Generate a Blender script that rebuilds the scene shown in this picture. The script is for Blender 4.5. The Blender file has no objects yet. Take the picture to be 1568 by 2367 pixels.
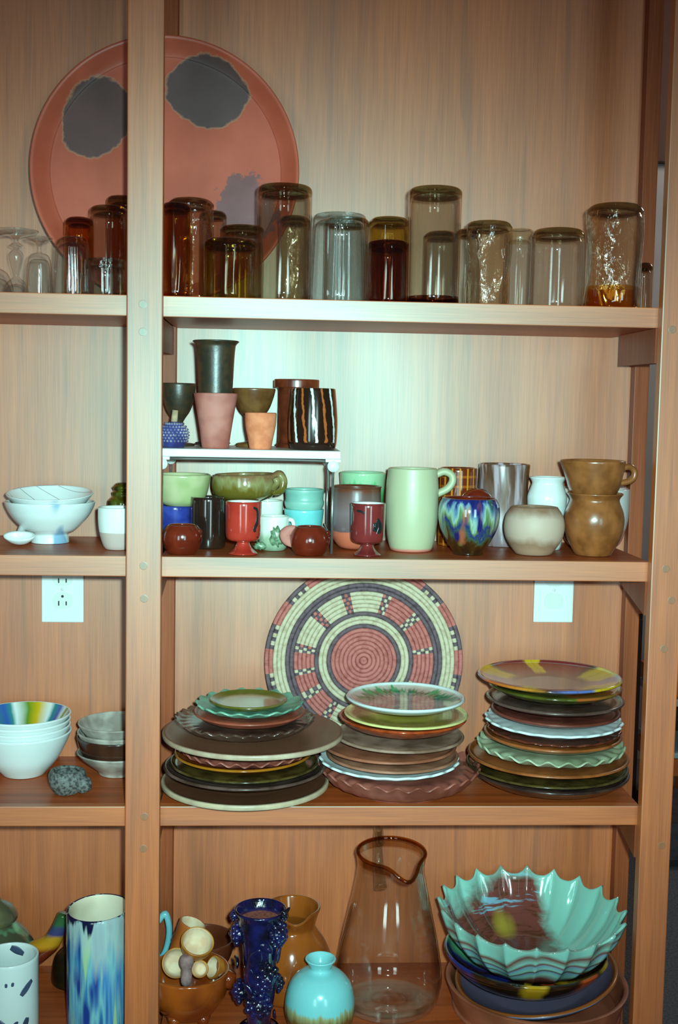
import bpy, math, random
from mathutils import Vector, Matrix, Euler
random.seed(7)
sc = bpy.context.scene
COL = sc.collection
PI = math.pi

# ------------------------------------------------------------------ camera
IW, IH, F = 1568.0, 2367.0, 2750.0
CAM = Vector((-0.0386, -1.7698, 0.2256))
PIT, YAW, ROL = 0.0876, 0.0593, 0.0189
FW = Vector((math.sin(YAW)*math.cos(PIT), math.cos(YAW)*math.cos(PIT), -math.sin(PIT)))
R0 = Vector((math.cos(YAW), -math.sin(YAW), 0)); U0 = R0.cross(FW)
RT = math.cos(ROL)*R0 + math.sin(ROL)*U0
UP = -math.sin(ROL)*R0 + math.cos(ROL)*U0
cd = bpy.data.cameras.new('camera'); cam = bpy.data.objects.new('camera', cd); COL.objects.link(cam)
cd.sensor_fit = 'VERTICAL'; cd.sensor_height = 36.0; cd.lens = F/IH*36.0
cd.clip_start = 0.05; cd.clip_end = 60
m3 = Matrix((RT, UP, -FW)).transposed()
cam.matrix_world = Matrix.Translation(CAM) @ m3.to_4x4()
sc.camera = cam

# ------------------------------------------------------------------ world, flash, window light, exposure
LT = (0.55, 1.0, 0.98)                    # tint of the flash as the film shows it
w = bpy.data.worlds.new('world'); sc.world = w; w.use_nodes = True
w.node_tree.nodes['Background'].inputs[0].default_value = (0.75, 0.72, 0.66, 1)
w.node_tree.nodes['Background'].inputs[1].default_value = 0.055
fl = bpy.data.lights.new('camera_flash', 'SPOT'); flo = bpy.data.objects.new('camera_flash', fl); COL.objects.link(flo)
fl.energy = 212; fl.color = LT; fl.shadow_soft_size = 0.022; fl.spot_size = math.radians(64); fl.spot_blend = 1.0
flo.location = CAM + RT*0.055 + UP*0.045
flo.rotation_euler = (CAM + FW*1.9 + RT*-0.04 + UP*-0.11 - flo.location).to_track_quat('-Z', 'Y').to_euler()
WINS = [(-1.32, -3.9, 0.15), (1.22, -3.9, 0.15)]      # the two windows behind the photographer
for i, p in enumerate(WINS):
    al = bpy.data.lights.new('window_daylight', 'AREA'); ao = bpy.data.objects.new('window_daylight', al); COL.objects.link(ao)
    al.shape = 'RECTANGLE'; al.size = 0.62; al.size_y = 1.5; al.energy = 20; al.color = (0.68, 1.0, 1.0)
    ao.location = p; ao.rotation_euler = (PI/2, 0, PI)
    ao.rotation_euler = (Vector((0, 0, 0)) - Vector((0, -1, 0))).to_track_quat('-Z', 'Z').to_euler()
rl = bpy.data.lights.new('far_room_fill', 'POINT'); rlo = bpy.data.objects.new('far_room_fill', rl); COL.objects.link(rlo)  # added fill light without a fixture, brightens the grey room behind the gap
rl.energy = 34; rl.color = (1.0, .93, .86); rl.shadow_soft_size = .25; rlo.location = (2.4, 2.2, 1.6)
sc.view_settings.view_transform = 'Standard'; sc.view_settings.look = 'None'
sc.view_settings.gamma = 1.0; sc.view_settings.use_curve_mapping = False
sc.view_settings.exposure = 0.0
sc.cycles.transparent_max_bounces = 32
sc.cycles.max_bounces = 3; sc.cycles.transmission_bounces = 2; sc.cycles.diffuse_bounces = 2; sc.cycles.glossy_bounces = 2
sc.cycles.use_adaptive_sampling = True; sc.cycles.adaptive_threshold = 0.05

# ------------------------------------------------------------------ pixel helpers (photo pixels -> world metres)
def ray(x, y): return FW + RT*((x-IW/2)/F) - UP*((y-IH/2)/F)
def at_y(x, y, Y): d = ray(x, y); return CAM + d*((Y-CAM.y)/d.y)
def at_z(x, y, Z): d = ray(x, y); return CAM + d*((Z-CAM.z)/d.z)
def ppm(p): return F/((Vector(p)-CAM).dot(FW))
def lin(c): c /= 255.0; return c/12.92 if c <= .04045 else ((c+.055)/1.055)**2.4
def C(r, g, b, L=0.8):
    return tuple(min(.86, max(.004, lin(v)/(t*L*1.16))) for v, t in zip((r, g, b), (.74, 1.0, 1.0)))

# ------------------------------------------------------------------ materials
MATS = {}
def newmat(name):
    m = bpy.data.materials.new(name); m.use_nodes = True; MATS[name] = m
    nt = m.node_tree; b = nt.nodes['Principled BSDF']
    return m, nt, b
def N(nt, typ, **kw):
    n = nt.nodes.new('ShaderNode'+typ)
    for k, v in kw.items():
        if k.startswith('i_'):
            key = k[2:]; key = int(key) if key.isdigit() else key.replace('_', ' ')
            if hasattr(v, 'links'): nt.links.new(v, n.inputs[key])
            else: n.inputs[key].default_value = v
        else: setattr(n, k, v)
    return n
def col4(c): return (c[0], c[1], c[2], 1)
def math_n(nt, op, a, b=None, c=None):
    n = nt.nodes.new('ShaderNodeMath'); n.operation = op
    for i, v in enumerate((a, b, c)):
        if v is None: continue
        if hasattr(v, 'links'): nt.links.new(v, n.inputs[i])
        else: n.inputs[i].default_value = v
    return n.outputs[0]
def ramp(nt, fac, stops, interp='LINEAR'):
    r = nt.nodes.new('ShaderNodeValToRGB'); nt.links.new(fac, r.inputs[0]); cr = r.color_ramp; cr.interpolation = interp
    while len(cr.elements) > 1: cr.elements.remove(cr.elements[-1])
    cr.elements[0].position = stops[0][0]; cr.elements[0].color = col4(stops[0][1])
    for p, c in stops[1:]:
        e = cr.elements.new(min(1, max(0, p))); e.color = col4(c)
    return r.outputs[0]
def mixc(nt, fac, a, b):
    n = nt.nodes.new('ShaderNodeMix'); n.data_type = 'RGBA'
    for v, i in ((fac, 0), (a, 6), (b, 7)):
        if hasattr(v, 'links'): nt.links.new(v, n.inputs[i])
        elif i == 0: n.inputs[0].default_value = v
        else: n.inputs[i].default_value = col4(v)
    return n.outputs[2]
def obj_co(nt): return nt.nodes.new('ShaderNodeTexCoord').outputs['Object']
def mapped(nt, co, scale=(1, 1, 1), loc=(0, 0, 0)):
    return N(nt, 'Mapping', i_Vector=co, i_Scale=scale, i_Location=loc).outputs[0]
def noise(nt, co, scale, detail=3, rough=.55, dist=0):
    return N(nt, 'TexNoise', i_Vector=co, i_Scale=scale, i_Detail=detail, i_Roughness=rough, i_Distortion=dist).outputs[0]
def setb(b, rough=.4, spec=.5, coat=0, metal=0, coatr=.06):
    b.inputs['Roughness'].default_value = rough; b.inputs['Specular IOR Level'].default_value = spec
    b.inputs['Coat Weight'].default_value = coat; b.inputs['Coat Roughness'].default_value = coatr
    b.inputs['Metallic'].default_value = metal
def add_bump(nt, b, h, strength=.3, dist=.002):
    bp = N(nt, 'Bump', i_Height=h, i_Strength=strength, i_Distance=dist); nt.links.new(bp.outputs[0], b.inputs['Normal'])

def ceramic(name, c1, c2=None, scale=25, rough=.3, spec=.5, coat=0, bump=0, bscale=90, stretch=(1, 1, 1), lo=.4, hi=.62, speck=None, skscale=220, metal=0):
    if name in MATS: return MATS[name]
    m, nt, b = newmat(name); setb(b, rough, spec, coat, metal)
    co = obj_co(nt); mc = mapped(nt, co, stretch)
    if c2 is None: c2 = tuple(v*.78 for v in c1)
    cl = ramp(nt, noise(nt, mc, scale, 2), [(lo, c1), (hi, c2)])
    if speck is not None:
        s = ramp(nt, noise(nt, co, skscale, 2), [(.60, (0, 0, 0)), (.70, (1, 1, 1))])
        cl = mixc(nt, s, cl, speck)
    nt.links.new(cl, b.inputs['Base Color'])
    if bump: add_bump(nt, b, noise(nt, co, bscale, 3), bump)
    return m
def bands(name, stops, h, streak=.15, sscale=45, zs=.12, rough=.2, spec=.5, coat=.4, second=None, bump=0, soft=3):
    """glaze that runs in bands down a pot: stops are heights 0..1 of h"""
    if name in MATS: return MATS[name]
    m, nt, b = newmat(name); setb(b, rough, spec, coat)
    co = obj_co(nt); sx = N(nt, 'SeparateXYZ', i_0=co)
    st = noise(nt, mapped(nt, co, (1, 1, zs)), sscale, soft)
    t = math_n(nt, 'MULTIPLY_ADD', sx.outputs[2], 1.0/h, math_n(nt, 'MULTIPLY_ADD', st, streak*5, -streak*2.5))
    cl = ramp(nt, t, stops)
    if second:
        for (c, sc2, lo, hi, off) in second:
            s2 = ramp(nt, noise(nt, mapped(nt, co, (1, 1, zs), off), sc2, 2), [(lo, (0, 0, 0)), (hi, (1, 1, 1))])
            cl = mixc(nt, s2, cl, c)
    nt.links.new(cl, b.inputs['Base Color'])
    if bump: add_bump(nt, b, st, bump)
    return m
def wood(name, axis='Z', tone=1.0, seed=0.0, base=((178, 100, 40), (160, 84, 28), (132, 65, 19)), rough=.47, spec=1.0, ior=1.66):
    if name in MATS: return MATS[name]
    m, nt, b = newmat(name); setb(b, rough, spec, 0)
    b.inputs['IOR'].default_value = ior
    b.inputs['Specular Tint'].default_value = (.40, 1, 1, 1)
    co = obj_co(nt)
    def st(k): return {'Z': (1, 1, k), 'X': (k, 1, 1), 'Y': (1, k, 1)}[axis]
    fine = noise(nt, mapped(nt, co, st(.02), (seed, seed, seed)), 620, 1, .6)
    mid = noise(nt, mapped(nt, co, st(.035), (seed+3, seed, seed)), 90, 2, .6, .5)
    wide = noise(nt, mapped(nt, co, st(.12), (seed+7, seed+1, seed)), 9, 1, .5, .5)
    t = math_n(nt, 'ADD', math_n(nt, 'MULTIPLY', fine, .30), math_n(nt, 'ADD', math_n(nt, 'MULTIPLY', mid, .34), math_n(nt, 'MULTIPLY', wide, .36)))
    cs = [tuple(v*tone for v in C(*c, .70)) for c in base]
    cl = ramp(nt, t, [(.34, cs[0]), (.52, cs[1]), (.70, cs[2])])
    # thin dark grain streaks and a few knots
    gr = ramp(nt, noise(nt, mapped(nt, co, st(.05), (seed+1, seed+9, 2)), 46, 1, .4, .3), [(.66, (0, 0, 0)), (.74, (1, 1, 1))])
    cl = mixc(nt, math_n(nt, 'MULTIPLY', gr, .28), cl, tuple(v*.55 for v in cs[2]))
    vo = N(nt, 'TexVoronoi', i_Vector=mapped(nt, co, st(.45), (seed*3+.4, .1, .7)), i_Scale=3.1)
    kn = ramp(nt, vo.outputs['Distance'], [(.012, (1, 1, 1)), (.04, (0, 0, 0))])
    cl = mixc(nt, math_n(nt, 'MULTIPLY', kn, .7), cl, tuple(v*.35 for v in cs[2]))
    nt.links.new(cl, b.inputs['Base Color'])
    nt.links.new(math_n(nt, 'MULTIPLY_ADD', wide, .16, rough-.08), b.inputs['Roughness'])
    return m
def glass(name, tint, edge, bumps=None, refr=0, rough=.05, gl=1.0):
    """thin tinted glass: clear view through, darker where one looks along the wall, sharp reflections"""
    if name in MATS: return MATS[name]
    m = bpy.data.materials.new(name); m.use_nodes = True; MATS[name] = m; nt = m.node_tree
    for n in list(nt.nodes): nt.nodes.remove(n)
    out = N(nt, 'OutputMaterial')
    lw = N(nt, 'LayerWeight'); lw.inputs['Blend'].default_value = .3
    f = ramp(nt, lw.outputs['Facing'], [(.28, tint), (.76, tuple((a+b)/2 for a, b in zip(tint, edge))), (.95, edge)])
    tr = N(nt, 'BsdfTransparent'); nt.links.new(f, tr.inputs[0])
    gy = N(nt, 'BsdfGlossy', i_Roughness=rough); gy.inputs[0].default_value = (1, 1, 1, 1)
    fr = N(nt, 'LayerWeight'); fr.inputs['Blend'].default_value = .5
    frs = math_n(nt, 'MULTIPLY_ADD', math_n(nt, 'POWER', fr.outputs['Facing'], 4.0), .8, .06)
    if bumps:
        co = obj_co(nt); h = noise(nt, mapped(nt, co, bumps[1]), bumps[0], 2, .5, bumps[3] if len(bumps) > 3 else 0)
        bp = N(nt, 'Bump', i_Height=h, i_Strength=bumps[2], i_Distance=.004)
        nt.links.new(bp.outputs[0], gy.inputs['Normal']); nt.links.new(bp.outputs[0], fr.inputs['Normal'])
    mx = N(nt, 'MixShader', i_0=math_n(nt, 'MULTIPLY', frs, gl), i_1=tr.outputs[0], i_2=gy.outputs[0])
    nt.links.new(mx.outputs[0], out.inputs[0])
    return m

# ------------------------------------------------------------------ mesh helpers
def link(o, parent=None):
    COL.objects.link(o)
    if parent is not None: o.parent = parent
    return o
def tag(o, label, cat, group=None):
    o['label'] = label; o['category'] = cat
    if group: o['group'] = group
    return o
def empty(name, loc, label, cat, group=None):
    o = bpy.data.objects.new(name, None); o.location = loc; o.empty_display_size = .02; link(o)
    return tag(o, label, cat, group)
def mesh_obj(name, verts, faces, mats, parent=None, fm=None, smooth=True, loc=(0, 0, 0)):
    me = bpy.data.meshes.new(name); me.from_pydata([tuple(v) for v in verts], [], faces)
    for m in (mats if isinstance(mats, (list, tuple)) else [mats]): me.materials.append(m)
    if fm:
        for p, i in zip(me.polygons, fm): p.material_index = i
    if smooth:
        for p in me.polygons: p.use_smooth = True
    me.update()
    o = bpy.data.objects.new(name, me); o.location = loc
    return link(o, parent)
def box_data(x0, x1, y0, y1, z0, z1, bev=0.0):
    if bev <= 0:
        v = [(x, y, z) for x in (x0, x1) for y in (y0, y1) for z in (z0, z1)]
        return v, [(0, 1, 3, 2), (4, 6, 7, 5), (0, 4, 5, 1), (2, 3, 7, 6), (0, 2, 6, 4), (1, 5, 7, 3)]
    import bmesh
    bm = bmesh.new(); bmesh.ops.create_cube(bm, size=1)
    for vv in bm.verts:
        vv.co = Vector(((x0+x1)/2+vv.co.x*(x1-x0), (y0+y1)/2+vv.co.y*(y1-y0), (z0+z1)/2+vv.co.z*(z1-z0)))
    bmesh.ops.bevel(bm, geom=list(bm.edges), offset=bev, segments=2, profile=.6, affect='EDGES')
    bm.verts.index_update()
    v = [tuple(q.co) for q in bm.verts]; f = [tuple(q.index for q in p.verts) for p in bm.faces]; bm.free()
    return v, f
def box(name, x0, x1, y0, y1, z0, z1, mat, parent=None, bev=0.0):
    c = ((x0+x1)/2, (y0+y1)/2, z0)
    v, f = box_data(x0-c[0], x1-c[0], y0-c[1], y1-c[1], 0, z1-z0, bev)
    o = mesh_obj(name, v, f, mat, parent, smooth=False)
    o.location = Vector(c) - (parent.location if parent is not None else Vector((0, 0, 0)))
    return o
def cat_rom(p, n=5):
    """smooth a profile; a point repeated twice stays a corner"""
    zlo = min(q[1] for q in p); out = []; segs = []; cur = [p[0]]
    for a in p[1:]:
        if (Vector(a)-Vector(cur[-1])).length < 1e-7: segs.append(cur); cur = [a]
        else: cur.append(a)
    segs.append(cur)
    for s in segs:
        if len(s) < 3: pts = s
        else:
            pts = []
            for i in range(len(s)-1):
                p0 = Vector(s[max(i-1, 0)]); p1 = Vector(s[i]); p2 = Vector(s[i+1]); p3 = Vector(s[min(i+2, len(s)-1)])
                for k in range(n):
                    t = k/n
                    q = .5*((2*p1)+(-p0+p2)*t+(2*p0-5*p1+4*p2-p3)*t*t+(-p0+3*p1-3*p2+p3)*t**3)
                    pts.append((max(q[0], 0), max(q[1], zlo)))
            pts.append(s[-1])
        for q in pts:
            if not out or (Vector(q)-Vector(out[-1])).length > 1e-7: out.append(tuple(q))
    return out
def lathe(prof, seg=56, fmod=None, midx=None):
    verts = []; rows = []; faces = []; fm = []
    n = len(prof)
    for i, (r, z) in enumerate(prof):
        if r < 1e-6: rows.append([len(verts)]); verts.append((0, 0, z))
        else:
            row = []
            for k in range(seg):
                a = 2*PI*k/seg
                rr, zz = (r, z) if fmod is None else fmod(a, r, z, i/(n-1))
                row.append(len(verts)); verts.append((rr*math.cos(a), rr*math.sin(a), zz))
            rows.append(row)
    for i in range(n-1):
        A, B = rows[i], rows[i+1]
        mi = midx[i] if midx else 0
        for k in range(seg):
            k2 = (k+1) % seg
            if len(A) == 1 and len(B) == 1: continue
            if len(A) == 1: faces.append((A[0], B[k2], B[k]))
            elif len(B) == 1: faces.append((A[k], A[k2], B[0]))
            else: faces.append((A[k], A[k2], B[k2], B[k]))
            fm.append(mi)
    return verts, faces, fm
def tube(path, rad, seg=10, flat=1.0, cap=True):
    pts = [Vector(p) for p in path]; n = len(pts); verts = []; faces = []
    rads = rad if isinstance(rad, (list, tuple)) else [rad]*n
    ref = Vector((0, 1, 0)); 
    for i, p in enumerate(pts):
        t = (pts[min(i+1, n-1)]-pts[max(i-1, 0)]).normalized()
        if abs(t.dot(ref)) > .95: ref = Vector((1, 0, 0))
        s = (ref - t*ref.dot(t)).normalized(); u = t.cross(s); ref = s
        for k in range(seg):
            a = 2*PI*k/seg
            verts.append(p + s*(math.cos(a)*rads[i]*flat) + u*(math.sin(a)*rads[i]))
    for i in range(n-1):
        for k in range(seg):
            k2 = (k+1) % seg
            faces.append((i*seg+k, i*seg+k2, (i+1)*seg+k2, (i+1)*seg+k))
    if cap:
        faces.append(tuple(range(seg-1, -1, -1))); faces.append(tuple(range((n-1)*seg, n*seg)))
    return verts, faces
def spline(pts, n=6):
    p = [Vector(q) for q in pts]; out = []
    for i in range(len(p)-1):
        p0 = p[max(i-1, 0)]; p1 = p[i]; p2 = p[i+1]; p3 = p[min(i+2, len(p)-1)]
        for k in range(n):
            t = k/n
            out.append(.5*((2*p1)+(-p0+p2)*t+(2*p0-5*p1+4*p2-p3)*t*t+(-p0+3*p1-3*p2+p3)*t**3))
    out.append(p[-1]); return out
def blob(loc, rad, seg=20, rings=12, fn=None):
    verts = []; faces = []
    for i in range(rings+1):
        th = PI*i/rings
        for k in range(seg):
            a = 2*PI*k/seg
            d = Vector((math.sin(th)*math.cos(a), math.sin(th)*math.sin(a), math.cos(th)))
            s = fn(d) if fn else 1.0
            verts.append(Vector(loc)+Vector((d.x*rad[0], d.y*rad[1], d.z*rad[2]))*s)
    for i in range(rings):
        for k in range(seg):
            k2 = (k+1) % seg
            faces.append((i*seg+k, (i+1)*seg+k, (i+1)*seg+k2, i*seg+k2))
    return verts, faces

Z1, TH, Z2, Z3, Z4, D = 0.384, 0.0309, 0.0, -0.382, -0.757, 0.2613

def axis_of(cx, prof, zb, Y, yb):
    if Y is None:
        p = at_z(cx, yb, zb); Y = p.y + prof[0][0]/ppm(p)
    y0 = prof[0][1]; X = at_y(cx, y0, Y).x
    if zb is None: zb = at_y(cx, y0, Y).z
    return Vector((X, Y, zb))
def prof_m(cx, prof, loc):
    out = []
    for i, (hw, y) in enumerate(prof):
        p = at_y(cx, y, loc.y); z = 0.0 if i == 0 else p.z-loc.z
        out.append((hw/ppm((loc.x, loc.y, p.z)), max(z, 0.0) if i else 0.0))
    return out
def vessel_profile(pm, wall, floor=None, foot=True):
    o = [(0, .0012)] if foot else [(0, 0)]
    r0 = pm[0][0]
    if foot: o += [(r0*.86, .0012), (r0*.86, .0012), (r0*.89, 0), (r0*.89, 0)]
    o += [pm[0], ] + pm[1:]
    outer = cat_rom(o, 5)
    top = pm[-1]; H = top[1]; fl = floor if floor is not None else wall*1.3
    body = cat_rom(pm, 5)
    inner = [(max(r-wall, .0005), z) for r, z in body if z > fl+.001 and z < H-.0005][::-1]
    lip = [(top[0]-wall*.15, H+wall*.28), (top[0]-wall*.5, H+wall*.42), (top[0]-wall*.85, H+wall*.28), (top[0]-wall, H-wall*.1)]
    rin = inner[-1][0] if inner else top[0]-wall
    full = outer + lip + inner + [(rin*.86, fl), (rin*.5, fl*.96), (0, fl*.95)]
    no = len(outer)+2
    return full, no
def V(name, label, cat, cx, prof, mat, zb=0.0, Y=None, yb=None, imat=None, wall=.004, handles=None, hmat=None, seg=56, fmod=None,
      group=None, tilt=None, floor=None, closed=False, foot=True, hr=.005, hflat=1.3, parts=None, spin=0.0):
    loc = axis_of(cx, prof, zb, Y, yb)
    pm = prof_m(cx, prof, loc)
    if closed:
        full = cat_rom([(0, 0)]+pm+[(0, pm[-1][1])] if pm[-1][0] > 1e-5 else [(0, 0)]+pm, 5); no = len(full)
    else: full, no = vessel_profile(pm, wall, floor, foot)
    mi = [0 if i < no else 1 for i in range(len(full)-1)]
    v, f, fm = lathe(full, seg, fmod, mi)
    multi = bool(handles or parts)
    if multi:
        root = empty(name, loc, label, cat, group); o = mesh_obj('body', v, f, [mat, imat or mat], root, fm)
    else:
        root = o = mesh_obj(name, v, f, [mat, imat or mat], None, fm, loc=loc); tag(o, label, cat, group)
    for h in (handles or []):
        pth = spline([(at_y(q[0], q[1], loc.y+(q[2] if len(q) > 2 else 0)))-loc for q in h])
        hv, hf = tube(pth, hr, 10, hflat); mesh_obj('handle', hv, hf, hmat or mat, root)
    if spin: o.rotation_euler[2] = spin
    if tilt: root.rotation_euler = tilt
    root['h'] = pm[-1][1]; del root['h']
    return root
def mh(cx, prof, zb, Y): 
    """height in metres of a profile"""
    a = at_y(cx, prof[-1][1], Y).z; return a-(zb if zb is not None else at_y(cx, prof[0][1], Y).z)

# ================================================================== ROOM SHELL
def struct(o): o['kind'] = 'structure'; return o
grey = ceramic('grey_plaster', (.58, .55, .54), (.52, .50, .49), 3, .9, .2)
FLZ = -1.30
carpet = ceramic('grey_carpet', (.22, .20, .22), (.13, .12, .13), 160, .95, .1, bump=.5, bscale=400)
struct(box('floor', -4, 5, -4.0, 3.3, FLZ-.05, FLZ, carpet))
struct(box('wall_back', -4, 5, 3.3, 3.4, FLZ, 2.2, grey))
dark_trim = ceramic('dark_timber', C(60, 34, 18, .6), None, 5, .6)
struct(box('trim_1', -4, 5, 3.24, 3.3, 1.28, 2.2, dark_trim))
# wall behind the photographer with the two windows the daylight comes through
WY = -3.95
xs = [-4, WINS[0][0]-.31, WINS[0][0]+.31, WINS[1][0]-.31, WINS[1][0]+.31, 5]
zc = WINS[0][2]
vv = []; ff = []
def addbox(x0, x1, y0, y1, z0, z1):
    v, f = box_data(x0, x1, y0, y1, z0, z1); n = len(vv); vv.extend(v); ff.extend([tuple(i+n for i in q) for q in f])
for i in (0, 2, 4): addbox(xs[i], xs[i+1], WY-.05, WY+.02, FLZ, 2.2)
for i in (1, 3):
    addbox(xs[i], xs[i+1], WY-.05, WY+.02, FLZ, zc-.75); addbox(xs[i], xs[i+1], WY-.05, WY+.02, zc+.75, 2.2)
struct(mesh_obj('wall_front', vv, ff, grey, smooth=False))

for wi_, p_ in enumerate(WINS):
    vv = []; ff = []
    for a_ in ((-.33, -.29, -.78, .78), (.29, .33, -.78, .78)): addbox(p_[0]+a_[0], p_[0]+a_[1], WY+.02, WY+.045, p_[2]+a_[2], p_[2]+a_[3])
    for a_ in (-.78, .74): addbox(p_[0]-.29, p_[0]+.29, WY+.02, WY+.045, p_[2]+a_, p_[2]+a_+.04)
    struct(mesh_obj('window_%d' % (wi_+1), vv, ff, dark_trim, smooth=False))

# ================================================================== SHELVING UNIT
WZ = [wood('cherry_upright_%d' % i, 'Z', 1.0, 1.7*i) for i in range(4)]
WX = [wood('cherry_board_%d' % i, 'X', .96, 2.3*i+5) for i in range(3)]
WXD = wood('cherry_shelf', 'X', .95, 6.1, base=((166, 88, 42), (146, 72, 30), (120, 56, 21)), rough=.40, spec=.35, ior=1.45)
WP = [wood('cherry_panel_%d' % i, 'Z', 1.0, 3.1*i+11) for i in range(2)]
WD = wood('cherry_peg', 'Y', 1.0, 4.4, base=((150, 96, 50), (134, 82, 40), (114, 68, 30)))
WR = wood('cherry_rear_stile', 'Z', .92, 9.2, base=((142, 80, 46), (124, 66, 34), (104, 52, 24)), spec=.3, ior=1.45)
XA, XB, XC, XD = -0.2472, -0.1960, 0.5396, 0.5874
XL = -0.98
TOPZ, BOTZ = 1.02, FLZ
unit = empty('shelving_unit', (0.15, .12, FLZ), 'open cherry wood shelving unit with posts, shelf boards and panelled back', 'shelving')
def upost(name, x0, x1, y0, y1, m): return box(name, x0, x1, y0, y1, BOTZ, TOPZ, m, unit, .0018)
pm_ = upost('post', XA, XB, -.02, .0, WZ[0]); pr_ = upost('post', XC, XD, -.02, .0, WZ[1]); upost('post', XL-.05, XL, -.02, 0, WZ[2])
def peg(post, px, py):
    p = at_y(px, py, -.02); v, f, _ = lathe([(0, 0), (.0058, 0), (.0058, 0), (.0059, .0001), (.0059, .0001), (.0054, .0002), (0, .0002)], 20)
    o = mesh_obj('peg', v, f, WD, post, smooth=False); o.rotation_euler = (0, 0, 0); o.location = p - (post.location+unit.location); o.rotation_euler = (PI/2, 0, 0)
for q in ((330, 703), (330, 767), (332, 1308), (333, 1384), (334, 1888), (331, 1962)): peg(pm_, *q)
for q in ((1555, 762), (1540, 1315), (1553, 1388), (1536, 1500), (1530, 1955)): peg(pr_, *q)
RX = at_y(403, 1450, .238).x
upost('rear_post', XA-.006, RX, .238, D+.004, WR)
RL, RR = at_y(1461, 1038, .238).x, at_y(1495, 1038, .238).x
upost('rear_post', RL, RR, .238, D+.004, WR); upost('rear_post', XL-.05, XL, .238, D+.004, WR)
box('back_panel', XL, XA-.006, D, D+.012, BOTZ, TOPZ, WP[0], unit)
box('back_panel', RX, RL, D, D+.012, BOTZ, TOPZ, WP[1], unit)
for i, z in enumerate((Z1, Z2, Z3, Z4)):
    for x0_, x1_, k_ in ((XL, XA+.02, i % 3), (XB-.002, XC+.004, (i+1) % 3)):
        bd = box('shelf_board', x0_, x1_, .0165, D-.0005, z-TH+.0002, z-.0006, WXD, unit)
        n_ = box('front_edge', x0_, x1_, .001, .0165, z-TH, z-.0005, WX[k_], bd, .0012)
        n_.location = Vector(((x0_+x1_)/2, .00875, z-TH)) - (unit.location+bd.location)
def cleat(x0, x1, y0, y1, zt, zf, zbk):
    """side cleat: depth zf at the front end, zbk at the back end"""
    v = []
    for x in (x0, x1): v += [(x, y0, zt), (x, y1, zt), (x, y1, zt-zbk), (x, y0, zt-zf)]
    f = [(0, 1, 2, 3), (7, 6, 5, 4), (0, 4, 5, 1), (1, 5, 6, 2), (2, 6, 7, 3), (3, 7, 4, 0)]
    c = Vector(((x0+x1)/2, (y0+y1)/2, zt)); o = mesh_obj('cleat', [Vector(q)-c for q in v], f, WR, unit, smooth=False); o.location = c-unit.location
xr = at_y(1515, 800, .004).x
for i, z in enumerate((Z1, Z2, Z3, Z4)):
    flat = (i == 0)
    cleat(xr, xr+.016, .004, .19, z-TH-.0003, .052, .05 if flat else .008)
    cleat(XB-.02, XB-.004, .004, .237, z-TH-.0003, .05 if flat else .042, .045 if flat else .01)
# the face of each bay's end: thin side rails under the top, off frame
for n_, px0, hid in (('duplex', 97.7, 0), ('single', 1231.6, 1)):
    wpx = 96.9 if not hid else 90.6
    yb_ = 1436.8
    a = at_y(px0, yb_, D); b2 = at_y(px0+wpx, yb_, D); wdt = b2.x-a.x; hgt = .114
    loc = Vector(((a.x+b2.x)/2, D, a.z))
    lab = 'white duplex wall outlet plate half hidden above white bowls' if not hid else 'white outlet plate on the back panel above the tallest plate stack at right'
    if not hid: lab = 'white duplex outlet plate with two sockets on the left back panel'
    pl = empty('outlet_plate', loc, lab, 'outlet')
    wm = ceramic('white_plastic', (.80, .80, .78), (.78, .78, .76), 4, .35, .4)
    sm = ceramic('ivory_plastic', (.72, .74, .70), (.70, .72, .68), 4, .4, .4)
    dk = ceramic('socket_dark', (.03, .03, .03), (.02, .02, .02), 5, .7)
    v, f = box_data(-wdt/2, wdt/2, -.006, -.0001, 0, hgt, .0018); mesh_obj('cover', v, f, wm, pl, smooth=False)
    def rr(x, z, hx, hz, y0, y1, rad, mat, nm, par):
        ring = []
        for q in range(24):
            an = 2*PI*q/24; cx_ = max(-hx+rad, min(hx-rad, math.cos(an)*9)); cz_ = max(-hz+rad, min(hz-rad, math.sin(an)*9))
            ring.append((cx_*1+math.cos(an)*rad, cz_+math.sin(an)*rad))
        V_ = [(px_, y0, pz_) for px_, pz_ in ring]+[(px_, y1, pz_) for px_, pz_ in ring]
        F_ = [tuple(range(23, -1, -1))]+[(k, (k+1) % 24, 24+(k+1) % 24, 24+k) for k in range(24)]+[tuple(range(24, 48))]
        o = mesh_obj(nm, V_, [tuple(reversed(t)) for t in F_], mat, par, smooth=False); o.location = (x, 0, z); return o
    zs_ = [.0375, .0765] if not hid else [.0375, .0765]
    for zz in zs_:
        s = rr(0, zz, .017, .0142, -.0072, -.003, .0125, sm, 'socket', pl)
        for (sx_, sz_, hx_, hz_, rd) in ((-.0063, -.0045, .0011, .0042, .001), (.0063, -.0045, .0011, .0036, .001), (0, .0075, .0023, .0023, .0023)):
            rr(sx_, sz_, hx_, hz_, -.0075, -.0071, rd, dk if not hid else sm, 'slot', s)
    if not hid:
        pass
    sv, sf, _ = lathe([(0, 0), (.003, 0), (.003, 0), (.0026, .0008), (0, .001)], 16); so = mesh_obj('screw', sv, sf, sm, pl); so.location = (0, -.006, .057); so.rotation_euler = (PI/2, 0, 0)

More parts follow.
